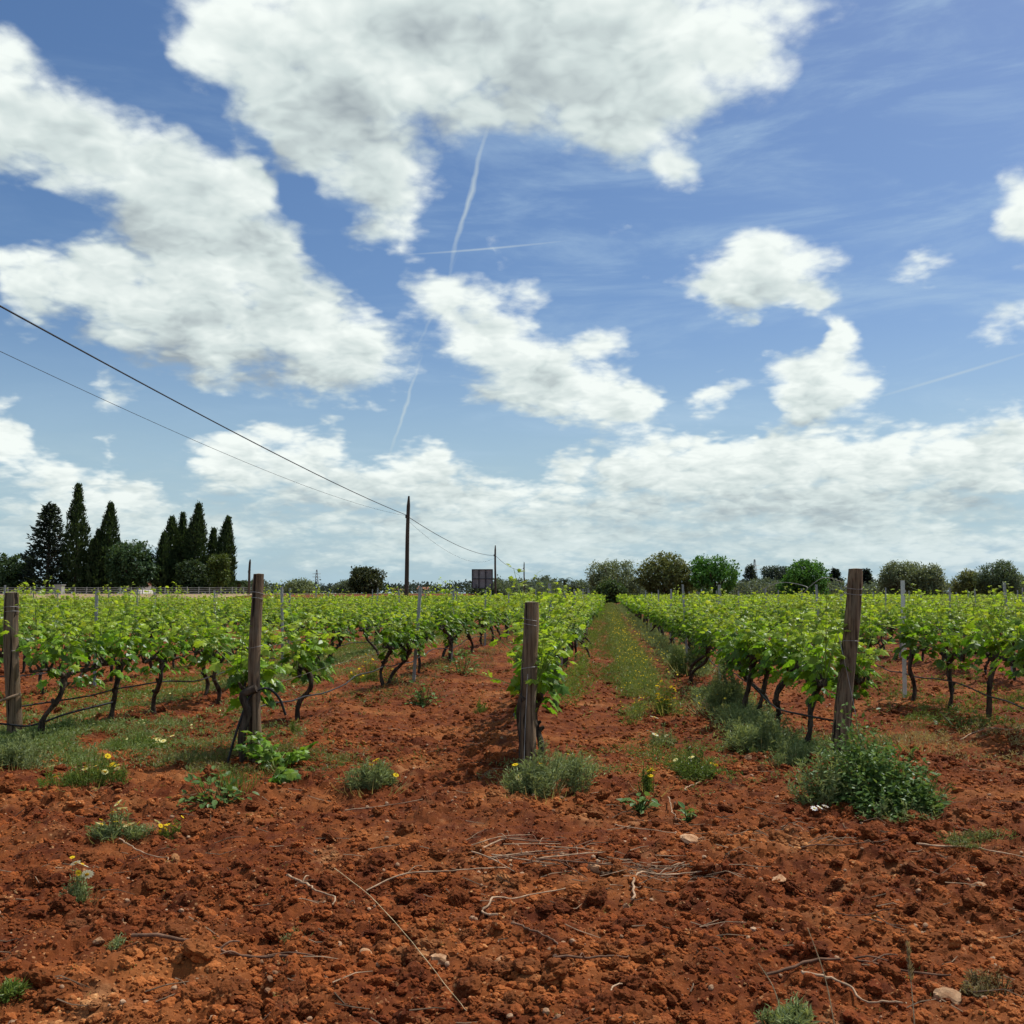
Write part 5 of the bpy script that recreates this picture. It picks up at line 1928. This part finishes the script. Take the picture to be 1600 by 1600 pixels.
def weed(name, label, px, py, w_px, h_px, kind, seed, cols=SILVER, stems=60, leaf=0.035, flowers=(), cat='weed', extra=0.03, group=None):
    """a weed clump where the photograph has one: base pixel, width and height in pixels"""
    r = np.random.default_rng(seed)
    p = ground_at(px, py - 0.12 * h_px)
    dist = p[1]
    R_ = w_px / 2 / 1600.0 * dist
    H = h_px / 1600.0 * dist
    t = thing(name, label, cat, p, 0.0, group)
    m = MB()
    tips = None
    if kind == 'feather':
        tips = []
        parts = 5 if w_px > 60 else 3      # sprawling: several uneven tufts run together
        for q in range(parts):
            a, f = r.uniform(0, 6.28), (0 if q == 0 else r.uniform(0.45, 0.95))
            k = r.uniform(0.35, 0.65)
            tips.append(feathery(m, r, R_ * k, H * (1.0 if q == 0 else r.uniform(0.3, 0.85)), max(6, int(stems * k * 0.6)), cols, leaf * r.uniform(0.7, 1.3), math.cos(a) * R_ * f, math.sin(a) * R_ * f))
        grassy(m, r, R_ * 1.2, H * 0.45, int(stems * 0.5), (cols[1], STRAW[1]), lean=0.9)
        tips = np.concatenate(tips)
    elif kind == 'grass':
        grassy(m, r, R_, H, stems, cols)
        tips = np.stack([r.normal(0, R_ * 0.4, 30), r.normal(0, R_ * 0.4, 30), r.uniform(0.5, 0.9, 30) * H], axis=1)
    elif kind == 'broad':
        broad(m, r, R_, H, stems, cols, leaf)
        tips = np.stack([r.normal(0, R_ * 0.4, 30), r.normal(0, R_ * 0.4, 30), r.uniform(0.7, 1.0, 30) * H], axis=1)
    tag(m.build('foliage', WL, t), kind='stuff')
    for mesh, n, sc in flowers:
        add_flowers(t, tips, mesh, n, r, extra, sc)
    return t


WG = 'weed clumps on the bare soil'
weed('weed_clump', 'silvery spreading weed at the foot of the short centre post', 852, 1250, 118, 82, 'feather', 1, SILVER, 130, 0.04, ((CREAM, 3, 1.1), (YELLOW, 2, 0.8)), group=WG)
weed('weed_clump', 'fine silvery weed with yellow blooms right of the tall split post', 582, 1240, 95, 62, 'feather', 2, SILVER, 95, 0.035, ((YELLOW, 4, 1.0),), group=WG)
weed('daisy_plant', 'feathery weed with a handful of cream daisies at far left', 185, 1314, 88, 50, 'feather', 3, SILVER, 75, 0.032, ((CREAM, 7, 0.95), (YELLOW, 5, 0.6)), 'flower', 0.035, group=WG)
weed('daisy_plant', 'small weed dotted with tiny yellow flowers beside the cream daisies', 266, 1314, 34, 34, 'feather', 4, GREEN, 26, 0.025, ((YELLOW, 9, 0.55),), 'flower', group=WG)
weed('daisy_plant', 'lone thin daisy plant with white blooms low on the left', 121, 1424, 56, 62, 'feather', 5, SILVER, 42, 0.032, ((DAISY, 3, 0.8), (YELLOW, 2, 0.6)), 'flower', 0.07, group=WG)
weed('weed_clump', 'upright weed with single yellow flowers left of the path clump', 1018, 1246, 42, 62, 'feather', 6, GREEN, 40, 0.032, ((YELLOW, 4, 0.9),), group=WG)
weed('weed_clump', 'soft green grassy tuft in the path right of the upright weed', 1086, 1220, 92, 48, 'feather', 7, (GREEN[0] * 1.2, PALE[0]), 110, 0.035, ((CREAM, 2, 0.8), (YELLOW, 2, 0.8)), group=WG)
weed('leafy_seedling', 'low rosette of broad leaves below the upright weed', 1000, 1266, 48, 20, 'broad', 8, LUSH, 34, 0.075, group=WG)
weed('leafy_seedling', 'tiny dark green seedling alone on the red soil', 1076, 1287, 28, 20, 'broad', 9, LUSH, 18, 0.06, group=WG)
weed('weed_clump', 'silvery weed cut by the bottom edge of the picture', 1248, 1606, 90, 38, 'feather', 10, SILVER, 80, 0.03, group=WG)
weed('daisy_plant', 'sparse weed with pale flat flowers in the middle of the path', 1030, 1170, 66, 36, 'feather', 11, SILVER, 42, 0.03, ((DAISY, 4, 1.1),), 'flower', group=WG)
weed('weed_clump', 'dark green leafy weeds left of the foot of the tall split post', 335, 1262, 110, 46, 'broad', 12, LUSH, 150, 0.06, group=WG)
weed('grass_tuft', 'grass tuft at the very foot of the tall split post', 372, 1240, 60, 42, 'grass', 13, GREEN, 130, 0.05, group=WG)
weed('grass_tuft', 'silvery grass and weeds around the foot of the leftmost post', 22, 1206, 120, 62, 'feather', 14, SILVER, 140, 0.038, group=WG)
weed('daisy_plant', 'grassy weeds with yellow and white daisies right of the leftmost post', 140, 1236, 120, 62, 'feather', 15, GREEN, 110, 0.034, ((YELLOW, 7, 0.9), (CREAM, 8, 0.9)), 'flower', group=WG)
weed('weed_clump', 'low weeds spreading between the leftmost vines', 210, 1176, 150, 36, 'feather', 16, GREEN, 130, 0.032, ((CREAM, 7, 0.8),), group=WG)
weed('weed_clump', 'bushy green weed below the vines right of the slanting stake', 722, 1062, 78, 50, 'broad', 17, LUSH, 170, 0.085, group=WG)
weed('weed_clump', 'green weed at the foot of the slanting grey stake', 662, 1104, 50, 34, 'broad', 18, LUSH, 70, 0.08, group=WG)
weed('daisy_plant', 'yellow flowering clump standing at the near end of the path weeds', 1040, 1122, 54, 62, 'feather', 19, GREEN, 80, 0.04, ((YELLOW, 24, 0.9),), 'flower', group=WG)
weed('daisy_plant', 'yellow flowering weeds seen through the gap in the second row', 578, 1072, 74, 44, 'feather', 20, GREEN, 80, 0.045, ((YELLOW, 22, 0.9),), 'flower', group=WG)
weed('weed_clump', 'small green weed in the bare strip left of the short post', 752, 1118, 36, 26, 'feather', 21, GREEN, 34, 0.03, group=WG)
weed('weed_clump', 'grey tuft lying low in the left foreground', 450, 1480, 60, 20, 'feather', 22, (SILVER[0] * 1.1, STRAW[0]), 36, 0.025, group=WG)
weed('weed_clump', 'tiny grey sprig left of the forked dead branch', 188, 1482, 34, 16, 'feather', 23, SILVER, 18, 0.022, group=WG)
weed('weed_clump', 'wispy grass at the left edge of the foreground', 4, 1570, 60, 40, 'feather', 24, GREEN, 40, 0.03, group=WG)
weed('weed_clump', 'thin weed in the soil right of the tall split post', 460, 1150, 40, 26, 'feather', 25, GREEN, 30, 0.03, group=WG)
weed('weed_clump', 'flat pale weed mat on the soil right of the big bush', 1530, 1318, 110, 20, 'feather', 26, PALE, 60, 0.02, group=WG)
weed('weed_clump', 'green patch under the vines near the tall white stake', 1500, 1140, 90, 34, 'broad', 27, (GREEN[0], PALE[0]), 170, 0.04, group=WG)
weed('weed_clump', 'low weed on the soil below the vines at the right edge', 1600, 1105, 70, 26, 'feather', 28, GREEN, 60, 0.03, group=WG)
weed('dry_grass_tuft', 'dry straw coloured grass lying right of the leaning post', 1432, 1172, 120, 26, 'grass', 29, STRAW, 150, 0.05, group=WG)
weed('dry_grass_tuft', 'dry brownish sprigs in the bottom right corner', 1560, 1560, 90, 40, 'feather', 30, (STRAW[0] * 0.7, STRAW[1] * 0.8), 40, 0.02, group=WG)
weed('weed_clump', 'tall weed thicket left of the arching vines', 1200, 1180, 90, 70, 'feather', 31, SILVER, 120, 0.045, group=WG)
weed('weed_clump', 'tall grey green weeds in front of the slanting vines', 1128, 1128, 70, 84, 'feather', 32, SILVER, 130, 0.05, ((YELLOW, 3, 0.8),), group=WG)
weed('weed_clump', 'tall grass and weeds farther back along the fourth row', 1092, 1062, 70, 72, 'feather', 33, (GREEN[0], SILVER[1]), 130, 0.055, ((YELLOW, 5, 0.8),), group=WG)
weed('grass_tuft', 'long grass under the arching vines left of the leaning post', 1240, 1200, 80, 46, 'feather', 34, SILVER, 90, 0.04, group=WG)

# the big bush at the foot of the leaning post
r = np.random.default_rng(400)
p = ground_at(1352, 1262)
bush = thing('leafy_bush', 'big dense dark green bush at the foot of the leaning post', 'bush', p)
m = MB()
for (cx, cy, R_, H, n, lf) in ((0.0, 0.0, 0.30, 0.48, 1300, 0.046), (0.20, -0.12, 0.24, 0.40, 900, 0.050), (-0.20, 0.06, 0.24, 0.40, 900, 0.036), (0.04, -0.30, 0.25, 0.26, 600, 0.042), (0.02, 0.24, 0.24, 0.62, 900, 0.038), (0.30, -0.30, 0.17, 0.20, 320, 0.05), (0.36, 0.0, 0.12, 0.28, 200, 0.045)):
    broad(m, r, R_, H, n, LUSH, lf, cx, cy)
feathery(m, r, 0.26, 0.42, 60, SILVER, 0.045, -0.28, -0.02)
feathery(m, r, 0.24, 0.66, 45, LUSH, 0.045, 0.05, 0.20)
feathery(m, r, 0.32, 0.40, 60, (LUSH[0], PALE[0]), 0.04, 0.26, -0.05)
feathery(m, r, 0.26, 0.16, 50, SILVER, 0.035, 0.12, -0.42)
tag(m.build('foliage', WL, bush), kind='stuff')
for k in range(3):
    o = link('flower_head', WHITE, bush, (-0.42 + 0.035 * k, -0.36 - 0.01 * k, 0.06 + 0.01 * k))
    o.rotation_euler = (0.5, 0.2, k)

# vine sucker at the foot of the tall split post: single large leaves
def sucker(label, px, py, seed, n_st, hh, spread):
    r = np.random.default_rng(seed)
    p = ground_at(px, py)
    t = thing('vine_sucker', label, 'vine shoot', p)
    m = MB()
    for k in range(n_st):
        a = r.uniform(0, 6.28)
        e = np.array([math.cos(a) * spread * r.uniform(0.4, 1), math.sin(a) * spread * 0.6 - 0.05, hh * r.uniform(0.3, 1)])
        q = smooth_path([(0, 0, -0.02), e * (0.45, 0.45, 0.6), e], 7)
        m.tube(q, np.linspace(0.006, 0.002, 7), 4, cap=False, rng=r)
        for i in range(2, 7):
            for s in (-1, 1):
                if r.random() < 0.85:
                    o = np.array([math.cos(a + s * 1.3), math.sin(a + s * 1.3), 0.1]) + r.normal(0, 0.3, 3)
                    leaf_object(t, q[i] + o * 0.03, o, np.array([0, -0.35, 1.0]) + r.normal(0, 0.3, 3), r.uniform(0.06, 0.115), int(r.integers(3, 7)))
    m.build('shoots', SHOOT, t)


sucker('young vine shoots with round leaves sprouting at the tall split post foot', 432, 1205, 501, 11, 0.34, 0.34)
sucker('two stray vine leaves creeping over the soil below the tall split post', 425, 1222, 502, 3, 0.10, 0.22)

# sprawling mats at the row ends
def mat_patch(cx, cy, rx, ry):
    def f(r, n):
        x = cx + r.normal(0, 1, n) * rx
        y = cy + r.normal(0, 1, n) * ry
        keep = fbm(x * 2.2, y * 2.2, 333, 3) > 0.47
        return x[keep], y[keep]
    return f


# ---- ground cover between and under the rows, which nobody could count
def cover(name, label, n, xy, size, cols, per, kind, seed, up=0.55, mat=WL, tpl=NARROW):
    r = np.random.default_rng(seed)
    x, y = xy(r, n)
    z = soil_z(x, y)
    c = np.stack([x, y, z], axis=1)
    P = np.repeat(c, per, axis=0)
    s = np.repeat(size(y, r), per)
    P = P + r.normal(0, 1, P.shape) * s[:, None] * np.array([0.7, 0.7, 0.0])
    P[:, 2] += s * r.random(len(P)) * up
    F = unit(len(P), r) * (1, 1, 0.7) + (0, 0, 0.6)
    cc = np.repeat(shade_mix(cols, n if len(x) == n else len(x), r), per, axis=0) * r.uniform(0.8, 1.2, (len(P), 1))
    m = MB()
    m.leaves(tpl, P, F, unit(len(P), r) + (0, 0, 0.8), s * r.uniform(0.6, 1.3, len(P)), cc)
    return tag(m.build(name, mat), label, kind='stuff')


def strip(x0, wid, y0, y1, power, thresh, seed, bend=0.0):
    def f(r, n):
        y = y0 * (y1 / y0) ** (r.random(n) ** power)
        x = x0 + r.normal(0, 1, n) * wid + bend * sstep(y0, 60, y)
        keep = fbm(x * 1.4, y * 0.5, seed, 3) > thresh
        return x[keep], y[keep]
    return f


szf = lambda a, b: (lambda y, r: a + b * np.clip(y / 40.0, 0, 2.5))
cover('path_weeds', 'weeds growing along the middle of the path between the rows', 8200, strip(0.52, 0.18, 11.8, 120, 1.1, 0.37, 201, -0.14), szf(0.050, 0.035), (GREEN[0] * 1.15, PALE[1]), 7, 'f', 601, 2.9)
cover('path_weeds', 'grey green weeds along the foot of the fourth row', 6000, strip(1.48, 0.16, 10.0, 115, 0.95, 0.37, 202, -0.02), szf(0.055, 0.04), (SILVER[0] * 0.9, SILVER[1]), 9, 'f', 602, 1.9)
cover('path_weeds', 'weeds along the right foot of the third row', 1500, strip(-0.52, 0.12, 13.0, 115, 0.9, 0.44, 203, 0.0), szf(0.05, 0.04), GREEN, 8, 'f', 603, 2.0)
cover('path_weeds', 'low weeds spreading from the path to the third row', 2600, strip(0.12, 0.28, 16.5, 120, 1.0, 0.45, 211, -0.05), szf(0.045, 0.035), (GREEN[0], PALE[0]), 7, 'f', 611, 1.5)
cover('low_weeds', 'low weeds between the leftmost rows', 6000, strip(-5.7, 0.7, 8.7, 40, 1.2, 0.40, 204), szf(0.04, 0.05), (GREEN[0], SILVER[1]), 8, 'f', 604, 0.9)
cover('low_weeds', 'low weeds in the aisle behind the leftmost vines', 2400, strip(-7.0, 0.6, 10.5, 45, 0.8, 0.44, 205), szf(0.045, 0.05), GREEN, 8, 'f', 605, 0.9)
cover('low_weeds', 'scattered low weeds right of the fifth row', 2200, strip(5.3, 1.6, 11.5, 60, 0.8, 0.50, 206), szf(0.04, 0.05), GREEN, 8, 'f', 606, 0.8)
cover('low_weeds', 'scattered weeds in the second aisle', 1500, strip(-3.3, 0.35, 9.0, 60, 0.8, 0.48, 207), szf(0.035, 0.05), (GREEN[0], STRAW[0]), 7, 'f', 607, 0.8)
cover('low_weeds', 'weeds under the fifth row', 1800, strip(4.1, 0.35, 11.0, 60, 0.8, 0.46, 208), szf(0.035, 0.05), (GREEN[0], PALE[0]), 7, 'f', 608, 0.8)
cover('low_weeds', 'dry litter and sprigs below the second row', 1200, strip(-2.9, 0.5, 13.5, 60, 0.8, 0.5, 209), szf(0.04, 0.05), (STRAW[0] * 0.5, STRAW[0]), 7, 'f', 609, 0.7)


for (cx, cy, rx, ry, n, cc, sd, lab) in [(-5.4, 9.4, 0.95, 0.75, 5600, (GREEN[0], SILVER[1]), 801, 'sprawling weeds around the leftmost post and its neighbour vines'), (-3.2, 8.7, 0.6, 0.30, 1300, (GREEN[0], STRAW[0]), 802, 'sprawling weeds around the tall split post'),
                                        (-0.5, 8.5, 0.20, 0.18, 700, SILVER, 803, 'sprawling weeds around the short post'), (1.75, 9.5, 0.35, 0.5, 1500, (LUSH[0], SILVER[1]), 804, 'sprawling weeds around the leaning post'),
                                        (0.7, 9.3, 0.45, 0.6, 500, (GREEN[0], PALE[1]), 805, 'thin weeds in the mouth of the path'), (3.3, 10.4, 0.7, 0.6, 500, (STRAW[0], STRAW[1]), 806, 'dry grass litter right of the leaning post'), (4.3, 12.2, 0.6, 0.7, 700, (GREEN[0], PALE[0]), 807, 'weeds under the vines by the white stake')]:
    cover('low_weeds', lab, n, mat_patch(cx, cy, rx, ry), szf(0.036, 0.03), cc, 8, 'f', sd, 1.3)


def anywhere(r, n):
    y = 3.3 * (16 / 3.3) ** r.random(n)
    x = (r.random(n) * 2 - 1) * (1.0 + 0.6 * y)
    keep = fbm(x * 0.9, y * 0.9, 210, 2) > 0.52
    return x[keep], y[keep]


cover('sprigs', 'tiny green sprigs and dry bits strewn on the red soil', 900, anywhere, szf(0.014, 0.02), (STRAW[0] * 0.8, GREEN[1]), 6, 'f', 610, 0.5)
DISC = (np.array([(0.5 * math.cos(a), 0.5 * math.sin(a), 0.05 * math.cos(2 * a)) for a in np.linspace(0, 6.283, 6, endpoint=False)]), np.array([(0, 1, 2, 3), (0, 3, 4, 5)]))


def cover_flowers(label, n, xy, lift, col, seed, size):
    r = np.random.default_rng(seed)
    x, y = xy(r, n)
    z = soil_z(x, y) + lift * r.uniform(0.5, 1.2, len(x)) * (1 + np.clip(y / 40, 0, 1))
    m = MB()
    m.leaves(DISC, np.stack([x, y, z], axis=1), unit(len(x), r) * (1, 1, 0.3), unit(len(x), r) * 0.7 + (0, -0.2, 1), size(y, r), np.asarray(col) * r.uniform(0.7, 1.2, (len(x), 1)))
    tag(m.build('small_flowers', PM), label, kind='stuff')


cover_flowers('small yellow flowers dotting the path weeds', 1300, strip(0.52, 0.16, 11.8, 110, 1.1, 0.36, 201, -0.14), 0.15, (0.72, 0.52, 0.04), 701, szf(0.014, 0.020))
cover_flowers('pale flowers dotting the weeds between the leftmost rows', 200, strip(-5.6, 0.6, 8.9, 30, 0.8, 0.42, 204), 0.06, (0.78, 0.72, 0.30), 702, szf(0.024, 0.02))
cover_flowers('yellow flowers in the weeds along the fourth row', 220, strip(1.2, 0.22, 11.0, 60, 0.8, 0.33, 202), 0.16, (0.70, 0.55, 0.06), 703, szf(0.02, 0.03))

# ------------------------------------------------------------------ canes, twigs, stones on the soil
rng = np.random.default_rng(151)


def cane(label, pix, rad, mat='dry_cane', name='dead_cane', lift=0.012, forks=(), group='pruned canes lying on the soil', n=22):
    P = []
    for (x, y) in pix:
        g = on_ground(x, y)
        g[2] = float(soil_z(g[0], g[1])[0]) + lift
        P.append(g)
    P = np.array(P)
    c = smooth_path(P, n)
    zs = soil_z(c[:, 0], c[:, 1]) + rad * 0.4
    c[:, 2] = np.maximum(c[:, 2], zs) if lift < 0.03 else c[:, 2]
    c[:, 2] = np.convolve(np.pad(c[:, 2], 2, mode='edge'), np.ones(5) / 5, mode='valid') + 0.020
    kink = rng.normal(0, 1, (n, 3)) * (rad * 2.2 if name == 'dead_cane' else rad * 1.2)
    kink[1:-1] = (kink[:-2] + kink[1:-1] + kink[2:]) / 3
    c += kink * (1, 1, 0.3)
    m = MB()
    o0 = c[0].copy()
    rr = np.linspace(rad, rad * 0.55, n) * rng.uniform(0.85, 1.15, n)
    m.tube(c - o0, rr, 6, rough=0.06, rng=rng)
    for (i, dx, dy, L) in forks:
        b = c[i] - o0
        e = b + np.array([dx * L, dy * L, 0.02])
        m.tube(smooth_path([b, (b + e) / 2 + (0, 0, 0.015), e], 7), np.linspace(rad * 0.7, rad * 0.35, 7), 5, rng=rng)
    o = m.build(name, MAT[mat], None, True)
    o.location = [float(q) for q in o0]
    return tag(o, label, 'dead cane', group)


cane('thick forked dead branch lying in the left foreground', [(222, 1498), (300, 1500), (360, 1500), (425, 1504), (468, 1524)], 0.0085, 'dark_cane', forks=((9, 0.6, 0.35, 0.12), (15, 1.0, -0.1, 0.22), (12, -0.7, -0.5, 0.10)))
cane('straight pale twig lying left of the twig heap', [(575, 1397), (640, 1386), (720, 1382), (800, 1379)], 0.005, forks=((7, 0.6, 0.7, 0.10),))
cane('curved pale twig with a hooked end in the middle foreground', [(770, 1452), (757, 1443), (772, 1428), (810, 1416), (885, 1403)], 0.006)
cane('angular bent twig standing right of the pale stone', [(990, 1424), (990, 1400), (1000, 1389), (1045, 1386), (1100, 1378)], 0.0065, forks=((14, 0.9, 0.5, 0.07),))
cane('long thin straw running down to the bottom edge', [(520, 1384), (580, 1440), (650, 1520), (712, 1600), (730, 1622)], 0.0017, 'straw', lift=0.06)
cane('short crooked twig above the long straw', [(450, 1378), (470, 1392), (500, 1403), (527, 1428)], 0.007, forks=((8, 0.3, 0.9, 0.06),))
cane('long cane lying across the right foreground', [(1196, 1541), (1260, 1537), (1330, 1530), (1400, 1538), (1490, 1552)], 0.0065, 'dark_cane', forks=((10, 0.8, -0.35, 0.16), (13, 0.9, 0.3, 0.12)))
cane('pale cane crossing below the long one in the right foreground', [(1255, 1550), (1310, 1560), (1350, 1577), (1420, 1596)], 0.006)
cane('thin cane lying left of the big bush', [(1245, 1332), (1300, 1337), (1390, 1340)], 0.0045, 'dark_cane')
cane('long thin cane near the right edge below the bush', [(1440, 1341), (1510, 1343), (1560, 1347), (1612, 1354)], 0.006)
cane('thin curved twig below the cream daisies', [(190, 1325), (220, 1343), (265, 1357)], 0.0045)
cane('fine straight twig on the soil below the tall split post', [(540, 1279), (600, 1276), (662, 1277)], 0.004)
cane('dark twig in the middle of the bottom foreground', [(860, 1524), (920, 1519), (985, 1514)], 0.006, 'dark_cane', forks=((9, -0.3, -0.8, 0.05),))
cane('curved dark cane at the bottom left of the middle', [(795, 1472), (840, 1484), (876, 1500)], 0.006, 'dark_cane')
cane('pale crooked twig close to the bottom edge', [(935, 1602), (955, 1585), (970, 1565)], 0.0045)
cane('hooked pale twig on the soil below the path weeds', [(1070, 1252), (1075, 1238), (1092, 1230)], 0.0055)
cane('thin twig left of the tiny seedling', [(1046, 1262), (1052, 1280), (1060, 1290)], 0.0045)
cane('slender cane running from the small stone to the right', [(1285, 1438), (1330, 1448), (1400, 1452)], 0.0035, 'dark_cane')
cane('cane with a raised end at the far right below the vines', [(1500, 1168), (1540, 1160), (1590, 1165), (1620, 1160)], 0.006)
cane('pale twig at the foot of the weeds under the short post', [(960, 1300), (1000, 1305), (1060, 1311)], 0.004)
for k in range(13):      # the heap of twigs in the middle
    a0 = np.array([rng.uniform(735, 860), rng.uniform(1345, 1383)])
    L = rng.uniform(60, 150)
    sl = rng.normal(0.0, 0.16)
    b0 = a0 + (L, L * sl)
    cane('thin twig tangled in the heap of twigs left of the pale stone', [tuple(a0), tuple((a0 + b0) / 2 + (0, rng.normal(0, 5))), tuple(b0)], rng.uniform(0.0025, 0.0055), 'dry_cane' if k % 3 else 'dark_cane', 'twig',
         0.02 + 0.012 * (k % 4), ((8, rng.normal(0, 0.6), rng.normal(0, 0.6), 0.07),), 'heap of twigs', 14)
# finer litter of twigs and straw bits
m = MB()
for k in range(520):
    y = 3.4 * (11 / 3.4) ** rng.random()
    x = rng.uniform(-1, 1) * (0.9 + 0.56 * y)
    if k < 80:
        x, y = rng.normal(0.15, 0.28), rng.normal(5.55, 0.16)
    elif k < 150:
        x, y = rng.normal(1.05, 0.4), rng.normal(6.6, 0.3)
    a, L = rng.normal(0, 0.5), rng.uniform(0.04, 0.22)
    e = np.array([x + math.cos(a) * L, y + math.sin(a) * L])
    mid = np.array([(x + e[0]) / 2 + rng.normal(0, 0.01), (y + e[1]) / 2 + rng.normal(0, 0.012)])
    pz_ = soil_z([x, mid[0], e[0]], [y, mid[1], e[1]]) + rng.uniform(0.004, 0.03)
    m.tube([(x, y, pz_[0]), (mid[0], mid[1], pz_[1]), (e[0], e[1], pz_[2])], [0.003, 0.0025, 0.0015], 4, col=np.array([1, 1, 1]) * rng.uniform(0.25, 0.9), cap=False, rng=rng)
tag(m.build('twig_litter', MAT['dry_cane']), 'fine litter of broken twigs and straw on the soil', kind='stuff')

# standing dry stalks at the bottom right
for k, (x0, y0, x1, y1, lab) in enumerate([(1306, 1606, 1262, 1450, 'tall thin dry stalk standing in the right foreground'), (1430, 1606, 1418, 1478, 'dry grass ear standing at the bottom right'), (1222, 1580, 1185, 1505, 'short bent dry stalk left of the tall thin one')]):
    b0 = ground_at(x0, y0)
    ry = ray(x1, y1)
    kk = (b0[1] + 0.05) / ry[1]
    e0 = np.array([ry[0] * kk, ry[1] * kk, EYE + ry[2] * kk])
    t = thing('dry_stalk', lab, 'dry grass', b0, 0.0, 'dry stalks in the foreground')
    m = MB()
    q = smooth_path([(0, 0, -0.02), (e0 - b0) * (0.35, 0.5, 0.5), (e0 - b0)], 12)
    m.tube(q, np.linspace(0.0024, 0.0012, 12), 5, rng=rng)
    m.build('stalk', MAT['straw'], t)
    if k == 1:
        g = MB()
        n = 60
        u = rng.random(n)
        pp = q[6] + (q[-1] - q[6]) * u[:, None]
        g.leaves(NARROW, pp, unit(n, rng) * 0.5 + (0, 0, 1), unit(n, rng), 0.03, np.array([0.30, 0.24, 0.15]) * rng.uniform(0.8, 1.2, (n, 1)))
        g.build('ear', WL, t)

# stones big enough to pick out
STONES = [(927, 1378, 17, 12, 'pale crumbly stone right of the twig heap'), (686, 1514, 15, 10, 'angular pale stone beside the long straw'), (1480, 1572, 24, 14, 'largest tan stone in the bottom right corner'),
          (156, 1441, 8, 6, 'small pale stone below the lone daisy plant'), (192, 1452, 9, 6, 'flat pale stone right of the small one below the daisy'), (695, 1338, 7, 6, 'round pale stone above the twig heap'),
          (1078, 1318, 19, 7, 'long flat tan stone below the tiny seedling'), (1103, 1115, 11, 8, 'pale stone lying in the wheel track of the path'), (1533, 1402, 17, 8, 'flat whitish stone near the right edge'),
          (1218, 1387, 13, 6, 'tan stone right of the angular bent twig'), (800, 1362, 7, 5, 'small tan stone left of the twig heap'), (155, 1487, 11, 5, 'flat orange stone left of the forked branch'),
          (572, 1500, 11, 8, 'orange lump of stone above the long straw'), (780, 1505, 11, 7, 'broken orange stone right of the long straw'), (980, 1430, 8, 7, 'small stone at the foot of the angular twig'),
          (1450, 1462, 8, 6, 'small pink stone in the right foreground'), (1362, 1400, 18, 9, 'dark red clod of stone right of the tan one'), (320, 1542, 9, 5, 'cream stone below the forked branch'),
          (350, 1390, 8, 5, 'small flat stone in the left foreground'), (1168, 1195, 7, 4, 'small stone at the edge of the right wheel track')]
for i, (x, y, w, h, lab) in enumerate(STONES):
    p = on_ground(x, y)
    p[2] = float(soil_z(p[0], p[1])[0])
    s = w / 1600.0 * p[1]
    m = MB()
    v = rock_verts(ICO2, rng, 0.10, 7) * np.array([s, s * rng.uniform(0.7, 1.0), s * np.clip(h / w * 1.2, 0.4, 0.9)])
    m.add(v, ICO2[1], np.array([1, 1, 1]) * rng.uniform(0.8, 1.1))
    o = m.build('stone', MAT['stone'] if 'dark red' not in lab else MAT['red_soil'])
    o.location = (p[0], p[1], p[2] + s * 0.12)
    o.rotation_euler = (rng.normal(0, 0.2), rng.normal(0, 0.2), rng.uniform(0, 6))
    tag(o, lab, 'stone', 'stones on the soil')

#print('triangles', sum((sum(len(p.vertices) - 2 for p in me.polygons) if len(me.polygons) < 2000 else int(len(me.loops) - 2 * len(me.polygons))) for me in bpy.data.meshes))
